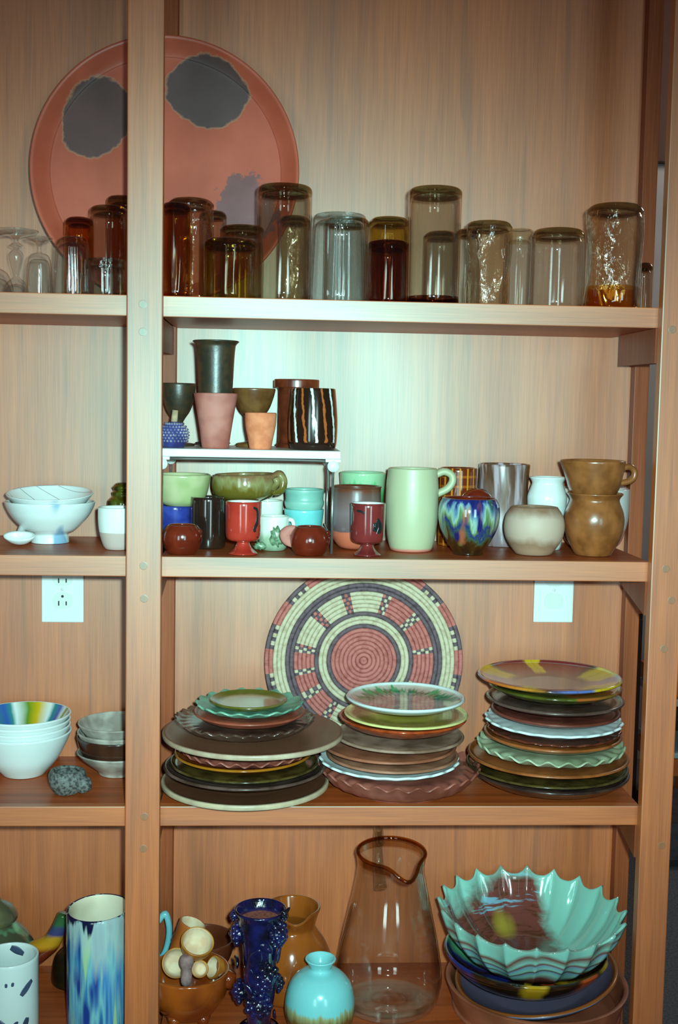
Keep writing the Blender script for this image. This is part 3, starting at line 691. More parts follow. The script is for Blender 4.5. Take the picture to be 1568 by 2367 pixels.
def foot_cup(label, cx, yb, prof, c1, c2, motif):
    m = ceramic(label[:10]+'_glaze', c1, c2, 26, .14, .6, coat=.7)
    r = V('footed_cup', label, 'cup', cx, prof, m, Z2, None, yb, imat=white_gl, wall=.003, parts=True, group='footed cups')
    s = ppm(r.location); blk = ceramic('black_motif', (.02, .02, .02), None, 5, .3)
    pm2 = prof_m(cx, prof, r.location)
    def rad_at(z):
        for (ra, za), (rb, zb_) in zip(pm2, pm2[1:]):
            if za <= z <= zb_+1e-9 and zb_ > za: return ra+(rb-ra)*(z-za)/(zb_-za)
        return pm2[-1][0]
    for path, wd in motif:
        pth = []
        for x_, y_ in spline([(x, y, 0) for x, y in path], 5) and [(q.x, q.y) for q in spline([(x, y, 0) for x, y in path], 5)]:
            z = at_y(x_, y_, r.location.y).z-r.location.z; R = rad_at(z)+.0002; xl = (x_-cx)/s; xl = max(-R*.985, min(R*.985, xl))
            pth.append(Vector((xl, -math.sqrt(R*R-xl*xl), z)))
        v, f = tube(pth, [wd/s*(.35+.65*math.sin(PI*(i+.6)/(len(pth)+.2))) for i in range(len(pth))], 8, 1.0)
        c0 = [Vector(q) for q in v]
        v2 = []
        for q in c0:      # press the brush stroke flat onto the wall
            R = rad_at(q.z); l = math.hypot(q.x, q.y); k = (R+.00035 if l > R else R-.0003)/l; v2.append((q.x*k, q.y*k, q.z))
        mesh_obj('painted_motif', v2, f, blk, r)
    return r
foot_cup('bright red footed cup with a white inside and a black brush mark', 562, 1284, [(33, 1281), (33, 1277), (22, 1268), (16, 1258), (16, 1252), (30, 1249), (39, 1241), (41, 1215), (42, 1160)], C(176, 60, 46, .95), C(160, 48, 36, .95), [([(584, 1170), (594, 1178), (594, 1205), (588, 1222), (596, 1242)], 5)])
foot_cup('maroon footed cup with a white inside in front of the grey cup', 849, 1287, [(31, 1284), (31, 1280), (21, 1272), (15, 1263), (15, 1257), (29, 1254), (38, 1246), (40, 1218), (41, 1164)], C(120, 48, 46, .95), C(104, 38, 38, .95), [([(862, 1205), (866, 1222), (870, 1200)], 9), ([(868, 1196), (876, 1216), (868, 1236)], 8), ([(820, 1178), (830, 1179), (838, 1184)], 3)])
mg = V('mug', 'small white mug with a green frog-like lump and loop handle', 'mug', 632, [(26, 1272), (33, 1258), (35, 1228), (36, 1194)], bands('white_mug_green', [(0, C(120, 160, 130, .9)), (.35, C(150, 190, 160, .9)), (.55, C(220, 248, 236, .95)), (1, C(220, 248, 236, .95))], .053, .12), Z2, .098,
       handles=[[(664, 1200), (676, 1203), (679, 1215), (672, 1226), (660, 1232)]], hr=.0036)
s = ppm(mg.location); frog = ceramic('mottled_green', C(120, 164, 130, .9), C(70, 110, 80, .9), 160, .3, .5, coat=.3)
p = at_y(640, 1240, mg.location.y-.026)-mg.location; v, f = blob(p, (15/s, 8/s, 22/s), 18, 12, lambda d: 1+.18*math.sin(9*d.x+7*d.z)); mesh_obj('frog_relief', v, f, frog, mg)
p = at_y(602, 1262, mg.location.y-.022)-mg.location; v, f = blob(p, (15/s, 8/s, 9/s), 14, 10, lambda d: 1+.15*math.sin(11*d.x+5*d.z)); mesh_obj('frog_relief', v, f, frog, mg)
V('cup', 'broad grey metallic cup with a bare terracotta foot', 'cup', 822, [(22, 1270), (40, 1262), (54, 1242), (57, 1222), (57, 1170), (56, 1132), (58, 1125)],
  bands('grey_over_terracotta', [(0, C(186, 108, 80, .85)), (.285, C(186, 108, 80, .85)), (.30, C(96, 86, 88, .85)), (.6, C(120, 112, 114, .85)), (.9, C(92, 78, 72, .85)), (.95, C(96, 60, 40, .85)), (1, C(86, 52, 34, .85))], .1, .012, 30, .3, .3, coat=.2), Z2, None, 1271)
cm = ceramic('celadon_mug_glaze', C(178, 202, 164, 1.0), C(170, 194, 156, 1.0), 8, .42, .5, bump=.05)
V('mug', 'tall pale celadon green mug with a small loop handle', 'mug', 950, [(45, 1273), (50, 1264), (56, 1238), (61, 1190), (61, 1130), (58, 1095), (57, 1084)], bands('celadon_terr_foot', [(0, C(190, 126, 110, .85)), (.02, C(190, 126, 110, .85)), (.05, C(174, 198, 160, 1.0)), (1, C(178, 202, 164, 1.0))], .125, .004, 30, .4, .4, coat=.08), Z2, None, 1277,
  imat=cm, hmat=cm, handles=[[(1003, 1100), (1026, 1090), (1044, 1098), (1046, 1114), (1034, 1130), (1008, 1143)]], hr=.0062, hflat=1.4)
drip = bands('multicolour_drip', [(0, C(40, 26, 10, .85)), (.22, C(60, 40, 14, .85)), (.38, C(50, 90, 70, .85)), (.50, C(30, 50, 110, .85)), (.62, C(90, 130, 80, .85)), (.74, C(140, 190, 170, .9)), (.86, C(90, 140, 170, .9)), (.95, C(34, 50, 120, .85)), (1, C(30, 40, 100, .85))], .084, .22, 75, .16, .08, .6, .9,
            second=[(C(20, 30, 96, .85), 40, .58, .66, (1, 2, 3)), (C(150, 90, 60, .85), 36, .62, .70, (5, 7, 1)), (C(60, 120, 50, .85), 34, .62, .72, (8, 3, 4))])
V('drip_pot', 'round pot with blue, green and brown dripping glaze at the shelf front', 'pot', 1082, [(35, 1280), (37, 1272), (51, 1252), (66, 1220), (71, 1190), (69, 1166), (63, 1153)], drip, Z2, None, 1284, imat=red_brown)
V('pot', 'beige-grey stoneware pot with a rounded closed-in rim', 'pot', 1233, [(37, 1281), (44, 1276), (63, 1248), (70, 1220), (66, 1192), (54, 1173)], bands('beige_stone', [(0, C(150, 132, 108, .85)), (.10, C(150, 132, 108, .85)), (.22, C(136, 116, 92, .85)), (.4, C(176, 170, 150, .9)), (.8, C(180, 174, 156, .9)), (1, C(130, 108, 84, .85))], .074, .06, 40, .5, .55, .4, 0), Z2, None, 1285)
brown_stone = ceramic('honey_brown_stoneware', C(140, 94, 50, .85), C(112, 72, 34, .85), 34, .26, .6, coat=.25, bump=.08)
V('pot', 'honey brown stoneware pot with a flared rim below the handled cup', 'pot', 1371, [(40, 1277), (50, 1267), (64, 1236), (69, 1205), (66, 1182), (58, 1162), (57, 1152), (65, 1141)], brown_stone, Z2, None, 1287)
bc = V('pouring_cup', 'brown stoneware pouring cup with loop handle nested in the honey pot', 'cup', 1372, [(40, 1158), (47, 1148), (59, 1126), (66, 1095), (71, 1066)], brown_stone, None, at_z(1371, 1287, Z2).y+.029, wall=.0045,
  handles=[[(1434, 1083), (1456, 1079), (1467, 1090), (1464, 1106), (1450, 1114), (1430, 1117)]], hr=.0052, hflat=1.3,
  fmod=lambda a, r, z, t: (r*(1+(.13*max(0, math.cos(a-PI))**14)*max(0, (z-.03)/.03)), z))

# ================================================================== SHELF 2, LEFT BAY
wb = bands('white_blue_wash', [(0, (.84, .85, .84)), (1, (.82, .84, .83))], .06, .0, 30, .4, .22, second=[(C(130, 184, 214, .95), 11, .60, .63, (2.3, 4.4, .2))], coat=.2)
V('bowl', 'white footed bowl with a pale blue wash, lower of the two', 'bowl', 116, [(43, 1250), (42, 1240), (42, 1232), (60, 1222), (86, 1195), (99, 1172), (103, 1160)], wb, Z2, None, 1258, group='white bowls with blue brushwork', wall=.0035)
lo = at_z(116, 1258, Z2).y+.031
def line_mat():
    m, nt, b = newmat('white_dark_lines'); setb(b, .22, .5, .2)
    co = obj_co(nt); wv = N(nt, 'TexWave', wave_type='BANDS', bands_direction='DIAGONAL', i_Vector=co, i_Scale=6.5, i_Distortion=5.0, i_Detail=0.0)
    l = ramp(nt, wv.outputs[1], [(.47, (0, 0, 0)), (.495, (1, 1, 1)), (.515, (1, 1, 1)), (.54, (0, 0, 0))])
    nt.links.new(mixc(nt, l, (.84, .85, .84), C(88, 84, 100, .9)), b.inputs['Base Color']); return m
V('bowl', 'white bowl with thin dark crossing lines inside, upper of the two', 'bowl', 117, [(26, 1220), (48, 1203), (76, 1168), (93, 1147), (99, 1139)], wb, None, lo, imat=line_mat(), tilt=(math.radians(6), 0, 0), group='white bowls with blue brushwork', wall=.0035)
# spoon
sp = at_z(43, 1266, Z2); s = ppm(sp); spn = empty('spoon', sp+Vector((0, .012, 0)), 'white ceramic soup spoon lying before the white bowls', 'spoon')
def sfn(prof_h): pass
vv = []; ff = []; n1, n2 = 28, 8
def spt(i, j, off):
    a = 2*PI*i/n1; q = j/n2; return ((36/s)*q*math.cos(a), (19/s)*q*math.sin(a)*1.0, off+(20/s)*(q**2.4))
for off in (0.0, .0028):
    for j in range(n2+1):
        for i in range(n1): vv.append(spt(i, j, off))
def idx(l, j, i): return l*(n2+1)*n1+j*n1+(i % n1)
for j in range(n2):
    for i in range(n1):
        ff.append((idx(0, j, i), idx(0, j+1, i), idx(0, j+1, i+1), idx(0, j, i+1))); ff.append((idx(1, j, i), idx(1, j, i+1), idx(1, j+1, i+1), idx(1, j+1, i)))
for i in range(n1): ff.append((idx(0, n2, i), idx(1, n2, i), idx(1, n2, i+1), idx(0, n2, i+1)))
o = mesh_obj('spoon_bowl', vv, ff, white_gl, spn); o.rotation_euler = (math.radians(26), 0, 0); o.location = (0, 0, .0045)
v, f = tube(spline([(-.004, .012, .010), (-.006, .03, .016), (-.008, .055, .022)], 6), .005, 10, 1.6); mesh_obj('spoon_handle', v, f, white_gl, spn)
V('cup', 'white cup with a bare grey lower half beside the middle post', 'cup', 273, [(28, 1268), (35, 1258), (43, 1230), (46, 1200), (46, 1174)], bands('white_grey_half', [(0, C(186, 186, 176, .95)), (.415, C(186, 186, 176, .95)), (.43, C(216, 248, 240, .96)), (1, C(216, 248, 240, .96))], .064, .004, 30, .5, .45, .4, 0), Z2, None, 1272)
V('bottle', 'squat olive green bottle with a ringed neck behind the white cup', 'bottle', 286, [(34, 1246), (38, 1210), (37, 1165), (34, 1154), (26, 1146), (27, 1138), (23, 1133), (26, 1126), (20, 1119)], ceramic('olive_gloss', C(70, 84, 20, .85), C(42, 44, 12, .85), 60, .12, .6, coat=.6), Z2, .195)

# ================================================================== SHELF 3, RIGHT BAY : BASKET AND PLATE STACKS
# --- coiled basket tray leaning on the back panel: every coil is its own part
BR_PX = 229.0
bc0 = at_y(841, 1528, .241); bs = ppm(bc0); BR = BR_PX/bs
BTILT = math.radians(2.5)
bc0.z = Z3 + BR*math.cos(BTILT) + .004
bask = empty('coiled_basket', bc0, 'round coiled basket tray in red, cream and black leaning behind the plates', 'basket')
bask.rotation_euler = (PI/2-BTILT, 0, 0)
def fibre(name, c1, c2):
    m, nt, b = newmat(name); setb(b, .7, .3); co = obj_co(nt); sx = N(nt, 'SeparateXYZ', i_0=co)
    an = math_n(nt, 'ARCTAN2', sx.outputs[1], sx.outputs[0]); st = math_n(nt, 'SINE', math_n(nt, 'MULTIPLY', an, 210))
    cl = ramp(nt, noise(nt, co, 120, 3), [(.3, c2), (.55, c1)])
    nt.links.new(cl, b.inputs['Base Color']); add_bump(nt, b, st, .10, .0005); return m
f_red = fibre('red_fibre', C(178, 116, 108, .9), C(150, 90, 82, .9)); f_cream = fibre('cream_fibre', C(194, 202, 172, .95), C(172, 172, 140, .95)); f_dark = fibre('charcoal_fibre', C(100, 92, 98, .9), C(72, 64, 70, .9))
NC = 24; cw = BR/NC
seps = [10, 41, 72, 106, 137, 168, 190, 211, 237, 268, 300, 335]
def sector(deg):
    for i, s0 in enumerate(seps):
        s1 = seps[(i+1) % 12] + (360 if i == 11 else 0); d = deg if deg >= seps[0] else deg+360
        if s0 <= d < s1: return i, d-s0, s1-d
    return 0, 20, 20
def coil_col(k, deg):
    if k <= 7: return 0
    if k == 8: return 2
    if k in (9, 10): return 1
    if k == 11: return 2
    if 12 <= k <= 16:
        i, da, db = sector(deg); cream = i in (3, 4, 2+0, 8, 9) and i != 2 or i in (2,)
        cream = i in (2, 3, 4, 8, 9)
        if min(da, db) < 3.6:
            q = int((deg*1.0)/2.4)+k
            near_cream = cream
            return (2 if q % 2 else (0 if near_cream else 1))
        return 1 if cream else 0
    if k in (17, 18): return 2
    if 19 <= k <= 21: return 1
    ph = (deg+8) % 30
    if k == 22: return (0 if ph < 15 else (2 if int(deg/3) % 2 else 1))
    return 0 if ph < 15 else 2
for k in range(NC):
    rk = cw*(k+.5); seg = 24 if k < 2 else (72 if k < 9 else 144); cs = 8
    dz = .010*(k/NC)**2
    if k == 0: rk = cw*.45
    vv = []; ff = []; fm = []
    for i in range(seg):
        a = 2*PI*i/seg
        for j in range(cs):
            b_ = 2*PI*j/cs; rr_ = rk + cw*.53*math.cos(b_)
            vv.append((max(rr_, 0)*math.cos(a), max(rr_, 0)*math.sin(a), dz + cw*.5*math.sin(b_)))
    for i in range(seg):
        i2 = (i+1) % seg; ci = coil_col(k, (math.degrees(2*PI*(i+.5)/seg)) % 360)
        for j in range(cs):
            j2 = (j+1) % cs; ff.append((i*cs+j, i2*cs+j, i2*cs+j2, i*cs+j2)); fm.append(ci)
    mesh_obj('coil', vv, ff, [f_red, f_cream, f_dark], bask, fm)

# --- plates
PLATE_GAP = .0004
def plate_mesh(R, h, wl, fr, rimw=.004, scal=None, flat=False, seg=96, lip=.0015):
    """R rim radius, h rim height over the foot, wl height of the inner floor, fr foot radius"""
    if flat:
        o = [(0, .0015), (fr-.006, .0015), (fr-.004, 0), (fr, 0), (fr+.004, .003), (R*.80, h*.52), (R*.93, h*.80-.002), (R-.0015, h-rimw), (R, h-rimw*.45), (R-.001, h), (R-.005, h+.0004),
             (R*.93, h*.84+.002), (R*.82, max(h*.62, wl+.001)+.001), (fr*1.0+.004, wl+.0006), (fr*.9, wl), (0, wl)]
    else:
        o = [(0, .0015), (fr-.006, .0015), (fr-.004, 0), (fr, 0), (fr+.003, .0025), ((fr+R)/2+.004, h*.36), (R*.955, h*.80-rimw*.3), (R-.0008, h-rimw*.6), (R, h-.0015), (R-rimw*.45, h+lip*.4), (R-rimw, h-.0008),
             (R*.94-rimw*.7, h*.74+.001), ((fr+R)/2, max(h*.42+.002, wl+.0015)), (fr+.004, wl+.0005), (fr*.85, wl), (0, wl)]
    pr = cat_rom(o, 3)
    fx = None
    if scal:
        n, az, ar = scal
        def fx(a, r, z, t):
            w_ = max(0, (r/R-.72)/.28)**1.6 if r < R*1.2 else 1
            return r+ar*math.cos(n*a)*w_, z+az*math.cos(n*a)*w_
        seg = max(seg, n*8)
    return lathe(pr, seg, fx)
def plate_stack(items, Ya, zshelf, group, top_floor=.008):
    """items bottom->top: (label, cx, hw, yfront, mat, h, opts)"""
    info = []
    for (lab, cx, hw, yf, mat, h, op) in items:
        R = hw/ppm((at_y(cx, yf, Ya).x, Ya, at_y(cx, yf, Ya).z))
        Y = Ya + op.get('dy', 0)
        z = at_y(cx, yf, Y-R).z; X = at_y(cx, yf, Y-R).x
        # the axis is a little off the front rim pixel column because of the yaw
        dirx = (at_y(cx, yf, Y).x-X)*0
        info.append([lab, X+dirx, R, z, mat, h, op, Y])
    z0 = zshelf; out = []
    feet = []
    for i, it in enumerate(info):
        foot = it[3]-it[5]
        foot = z0 if i == 0 else max(foot, feet[-1]+.0055)
        foot = min(foot, it[3]-.008)
        feet.append(foot)
    lowR = None
    for i, it in enumerate(info):
        lab, X, R, z, mat, h, op, Y = it
        foot = feet[i]; h = z-foot
        wl = (feet[i+1]-foot-PLATE_GAP) if i+1 < len(info) else op.get('wl', top_floor)
        wl = max(.004, min(wl, h-.003))
        fr = R*op.get('fr', .60)
        if lowR: fr = min(fr, lowR*.90)
        lowR = fr if False else R*op.get('fr', .60)
        v, f, fm = plate_mesh(R, h, wl, fr, op.get('rim', .0045), op.get('scal'), op.get('flat', False))
        o = mesh_obj(op.get('name', 'plate'), v, f, [mat], None, fm, loc=(X, Y, foot)); tag(o, lab, op.get('cat', 'plate'), group)
        o.rotation_euler = (0, 0, op.get('spin', 0)); 
        if 'tilt' in op: o.rotation_euler = op['tilt']
        out.append(o)
    return out
def rim_mat(name, R, inner, rim, t0=.9, t1=.96, rough=.35, coat=.15, n=.06, mid=None, scale=40, spec=.5):
    """radial colours: inner glaze, rim colour"""
    if name in MATS: return MATS[name]
    m, nt, b = newmat(name); setb(b, rough, spec, coat)
    co = obj_co(nt); sx = N(nt, 'SeparateXYZ', i_0=co)
    r2 = math_n(nt, 'SQRT', math_n(nt, 'ADD', math_n(nt, 'MULTIPLY', sx.outputs[0], sx.outputs[0]), math_n(nt, 'MULTIPLY', sx.outputs[1], sx.outputs[1])))
    t = math_n(nt, 'MULTIPLY_ADD', noise(nt, co, scale, 4), n*2, math_n(nt, 'MULTIPLY_ADD', r2, 1/R, -n))
    st = [(0, inner)]
    if mid: st += mid
    st += [(t0, inner if not mid else mid[-1][1]), (t1, rim), (1, rim)]
    cl = ramp(nt, t, st)
    cl = mixc(nt, math_n(nt, 'MULTIPLY', ramp(nt, noise(nt, co, 30, 4), [(.4, (0, 0, 0)), (.7, (1, 1, 1))]), .3), cl, tuple(v*.6 for v in inner))
    nt.links.new(cl, b.inputs['Base Color']); return m
br_rim = rim_mat('brown_cream_rim', .150, C(116, 82, 60, .85), C(204, 206, 176, .95), .935, .965, .4, .05, .012)
br_rim2 = rim_mat('brown_cream_rim_small', .136, C(92, 60, 40, .85), C(190, 188, 156, .95), .935, .965, .4, .05, .012)
terr_r = ceramic('terracotta_plate', C(142, 78, 58, .8), C(120, 62, 44, .8), 30, .35, .5, coat=.1)
terr_d = ceramic('terracotta_scallop', C(140, 86, 72, .8), C(110, 62, 48, .8), 24, .4, .45)
gry_d = ceramic('charcoal_plate', C(86, 72, 64, .8), C(60, 48, 40, .8), 30, .26, .6, coat=.3)
grn_d = ceramic('dark_green_plate', C(72, 66, 30, .8), C(44, 40, 18, .8), 40, .16, .6, coat=.5)
org_p = rim_mat('orange_yellow_plate', .115, C(150, 74, 22, .8), C(150, 104, 22, .85), .86, .92, .16, .6, .03)
teal_p = ceramic('teal_plate', C(110, 176, 150, .88), C(84, 140, 118, .88), 40, .35, .5)
tan_g = rim_mat('tan_green_rim', .062, C(176, 160, 118, .88), C(84, 92, 24, .85), .66, .80, .22, .3, .10)
dk_flute = ceramic('dark_fluted_plate', C(84, 68, 58, .8), C(58, 44, 36, .8), 26, .24, .6, coat=.35)
plate_stack([
 ('bottom plate of the left stack, dark brown with a cream rim, overhanging the shelf', 563, 193, 1864, br_rim2, .016, dict(flat=True, rim=.008)),
 ('charcoal plate second from the bottom of the left stack', 563, 187, 1824, gry_d, .020, dict(rim=.006)),
 ('dark olive glazed plate below the orange one in the left stack', 562, 172, 1808, grn_d, .018, dict(rim=.005)),
 ('orange and yellow glazed plate in the middle of the left stack', 558, 158, 1782, org_p, .016, dict(rim=.005)),
 ('terracotta plate with a pie-crust edge under the widest plate at left', 566, 150, 1770, terr_d, .018, dict(scal=(26, .0032, .0015), rim=.004)),
 ('widest plate at left, flat brown with a pale cream edge', 582, 208, 1748, br_rim, .014, dict(flat=True, rim=.008, fr=.5)),
 ('dark fluted plate resting on the widest brown plate', 562, 160, 1702, dk_flute, .022, dict(scal=(30, .0022, .002), fr=.68, rim=.004)),
 ('plain terracotta plate under the teal scalloped one', 574, 128, 1675, terr_r, .017, dict(rim=.005)),
 ('teal scalloped plate second from the top of the left stack', 575, 122, 1653, teal_p, .015, dict(scal=(18, .0022, .0022), rim=.004)),
 ('small tan plate with a green rim on top of the left stack', 573, 90, 1637, tan_g, .012, dict(rim=.004, wl=.005)),
], .088, Z3, 'left stack of plates on the third shelf')
wht_s = ceramic('white_scallop_plate', (.82, .84, .83), (.78, .80, .80), 8, .25, .5, coat=.2)
gtan = ceramic('grey_tan_plate', C(150, 134, 116, .85), C(112, 92, 74, .85), 26, .45, .4)
brn_p = ceramic('brown_satin_plate', C(150, 100, 74, .83), C(122, 78, 54, .83), 24, .42, .45)
brn_q = ceramic('tan_brown_plate', C(156, 118, 94, .83), C(126, 92, 68, .83), 24, .42, .45)
org_b = ceramic('orange_brown_gloss', C(160, 72, 30, .82), C(130, 52, 18, .82), 60, .15, .6, coat=.6)
yel_p = rim_mat('yellow_green_plate', .098, C(120, 104, 30, .88), C(216, 228, 150, .92), .86, .93, .2, .4, .06, mid=[(.5, C(196, 200, 90, .9)), (.75, C(128, 112, 30, .88))], scale=60)
def splash_mat(R):
    m, nt, b = newmat('white_green_splash'); setb(b, .14, .55, .6); co = obj_co(nt); sx = N(nt, 'SeparateXYZ', i_0=co)
    r2 = math_n(nt, 'MULTIPLY', math_n(nt, 'SQRT', math_n(nt, 'ADD', math_n(nt, 'MULTIPLY', sx.outputs[0], sx.outputs[0]), math_n(nt, 'MULTIPLY', sx.outputs[1], sx.outputs[1]))), 1/R)
    an = math_n(nt, 'ARCTAN2', sx.outputs[1], sx.outputs[0])
    cxy = N(nt, 'CombineXYZ', i_0=math_n(nt, 'MULTIPLY', an, 9.0), i_1=math_n(nt, 'MULTIPLY', r2, 2.0)).outputs[0]
    spk = noise(nt, cxy, 1.0, 2)
    base = ramp(nt, noise(nt, co, 60, 4), [(.4, C(164, 146, 132, .9)), (.62, C(190, 190, 174, .9))])
    rr2 = math_n(nt, 'MULTIPLY_ADD', spk, .7, math_n(nt, 'ADD', r2, -.35))
    ring = ramp(nt, rr2, [(.50, (0, 0, 0)), (.58, (1, 1, 1)), (.80, (1, 1, 1)), (.90, (0, 0, 0))])
    up = ramp(nt, math_n(nt, 'MULTIPLY_ADD', sx.outputs[1], 1/R, .5), [(.35, (0, 0, 0)), (.70, (1, 1, 1))])
    c = mixc(nt, math_n(nt, 'MULTIPLY', up, ramp(nt, r2, [(.78, (0, 0, 0)), (.9, (.6, .6, .6))])), base, C(200, 220, 205, .95))
    c = mixc(nt, math_n(nt, 'MULTIPLY', ring, up), c, ramp(nt, spk, [(.4, C(44, 160, 96, .9)), (.6, C(28, 100, 52, .9))]))
    c = mixc(nt, ramp(nt, r2, [(.93, (0, 0, 0)), (.955, (1, 1, 1))]), c, (.80, .83, .82))
    und = math_n(nt, 'LESS_THAN', N(nt, 'SeparateXYZ', i_0=N(nt, 'NewGeometry').outputs['Normal']).outputs[2], .1)
    nt.links.new(mixc(nt, und, c, (.80, .83, .82)), b.inputs['Base Color']); return m
plate_stack([
 ('wide terracotta plate with a deep wavy edge at the bottom of the middle stack', 944, 186, 1827, terr_d, .020, dict(scal=(26, .0038, .002), rim=.004, fr=.66)),
 ('white scalloped plate low in the middle stack', 917, 160, 1800, wht_s, .016, dict(scal=(22, .0012, .0022), rim=.005)),
 ('tan-brown plate just above the white scalloped one in the middle stack', 924, 152, 1785, brn_q, .016, dict(rim=.006)),
 ('smooth brown plate third above the wavy terracotta one in the middle stack', 917, 154, 1763, brn_p, .016, dict(rim=.006)),
 ('grey-tan plate under the orange-brown dish in the middle stack', 941, 149, 1738, gtan, .015, dict(rim=.006)),
 ('glossy orange-brown dish under the yellow plate in the middle stack', 949, 147, 1693, org_b, .024, dict(rim=.005, fr=.66)),
 ('yellow-green painted plate second from the top of the middle stack', 956, 143, 1684, yel_p, .012, dict(rim=.005, fr=.5)),
 ('white plate splashed with green on top of the middle stack', 954, 137, 1643, splash_mat(.094), .021, dict(rim=.005, fr=.52, wl=.010)),
], .098, Z3, 'middle stack of plates on the third shelf')
cel_w = ceramic('celadon_wavy_plate', C(166, 196, 164, .88), C(136, 160, 126, .88), 26, .3, .5, coat=.2)
hon_p = ceramic('honey_brown_plate', C(146, 88, 44, .8), C(116, 66, 28, .8), 30, .3, .5, coat=.2)
mar_p = ceramic('maroon_brown_plate', C(112, 62, 50, .8), C(88, 44, 34, .8), 30, .35, .5)
dkb_s = ceramic('dark_brown_scallop', C(92, 46, 28, .8), C(70, 32, 18, .8), 30, .14, .6, coat=.6)
blk_p = ceramic('near_black_plate', C(60, 46, 40, .8), C(42, 32, 28, .8), 30, .2, .6, coat=.4)
def gb_mat():
    m, nt, b = newmat('green_orange_bowl'); setb(b, .14, .6, .6); co = obj_co(nt)
    c = ramp(nt, noise(nt, co, 13, 3), [(.38, C(56, 62, 18, .82)), (.52, C(78, 92, 26, .82)), (.60, C(150, 84, 34, .82)), (.7, C(70, 44, 16, .82))]); nt.links.new(c, b.inputs['Base Color']); return m
def multi_mat(R, h):
    m, nt, b = newmat('patchwork_glaze'); setb(b, .12, .6, .7); co = obj_co(nt); sx = N(nt, 'SeparateXYZ', i_0=co)
    r2 = math_n(nt, 'MULTIPLY', math_n(nt, 'SQRT', math_n(nt, 'ADD', math_n(nt, 'MULTIPLY', sx.outputs[0], sx.outputs[0]), math_n(nt, 'MULTIPLY', sx.outputs[1], sx.outputs[1]))), 1/R)
    an = math_n(nt, 'ARCTAN2', sx.outputs[1], sx.outputs[0])
    t = math_n(nt, 'MULTIPLY_ADD', an, .5/PI, math_n(nt, 'MULTIPLY_ADD', noise(nt, co, 20, 2), .06, .47))
    Y_, M_, P_, B_, K_ = C(190, 170, 30, .85), C(110, 42, 40, .8), C(130, 110, 136, .85), C(80, 110, 170, .85), C(70, 44, 24, .8)
    c = ramp(nt, t, [(0, P_), (.04, P_), (.06, C(196, 100, 50, .85)), (.17, C(180, 130, 40, .85)), (.2, K_), (.26, B_), (.31, B_), (.32, Y_), (.44, Y_), (.46, P_), (.50, P_), (.52, Y_), (.585, Y_), (.60, K_), (.62, M_), (.73, M_), (.735, Y_), (.77, Y_), (.775, M_), (.86, M_), (.87, C(60, 80, 66, .85)), (.89, Y_), (.955, Y_), (.965, P_), (1, P_)])
    inr = mixc(nt, ramp(nt, noise(nt, co, 30, 3), [(.4, (0, 0, 0)), (.65, (1, 1, 1))]), M_, K_)
    c = mixc(nt, ramp(nt, r2, [(.50, (1, 1, 1)), (.62, (0, 0, 0))]), c, inr)
    ln = ramp(nt, math_n(nt, 'FRACT', math_n(nt, 'MULTIPLY', t, 36)), [(.0, (1, 1, 1)), (.12, (0, 0, 0))])
    c = mixc(nt, math_n(nt, 'MULTIPLY', ln, .35), c, K_)
    und = math_n(nt, 'MULTIPLY', math_n(nt, 'LESS_THAN', N(nt, 'SeparateXYZ', i_0=N(nt, 'NewGeometry').outputs['Normal']).outputs[2], .0), math_n(nt, 'LESS_THAN', r2, .93))
    nt.links.new(mixc(nt, und, c, C(214, 206, 160, .88)), b.inputs['Base Color']); return m
plate_stack([
 ('near-black plate at the very bottom of the right stack', 1316, 180, 1834, blk_p, .017, dict(rim=.006)),
 ('dark olive plate second from the bottom of the right stack', 1310, 185, 1821, grn_d, .015, dict(rim=.005)),
 ('wide honey brown plate under the celadon wavy one', 1312, 184, 1796, hon_p, .018, dict(rim=.006)),
 ('celadon plate with a strongly wavy edge in the right stack', 1315, 168, 1768, cel_w, .019, dict(scal=(24, .0038, .0015), rim=.004, fr=.56)),
 ('honey brown plate right above the celadon wavy one', 1317, 157, 1736, hon_p, .020, dict(rim=.006, fr=.60)),
 ('dark brown glossy scalloped plate under the white one in the right stack', 1318, 152, 1724, dkb_s, .011, dict(scal=(24, .001, .0015), rim=.005, fr=.5)),
 ('white scalloped plate in the middle of the right stack', 1319, 156, 1703, wht_s, .016, dict(scal=(22, .001, .0022), rim=.005)),
 ('maroon-brown plate just above the white one in the right stack', 1322, 147, 1677, mar_p, .016, dict(rim=.006)),
 ('dark charcoal plate below the green and orange bowl', 1323, 157, 1650, gry_d, .018, dict(rim=.006)),
 ('green and orange glazed shallow bowl under the top right plate', 1322, 152, 1617, gb_mat(), .020, dict(rim=.006, cat='bowl', name='bowl', fr=.58)),
 ('patchwork plate of yellow, maroon and violet glaze topping the right stack', 1312, 165, 1599, multi_mat(.113, .022), .019, dict(rim=.005, wl=.006, fr=.40)),
], .108, Z3, 'right stack of plates on the third shelf')

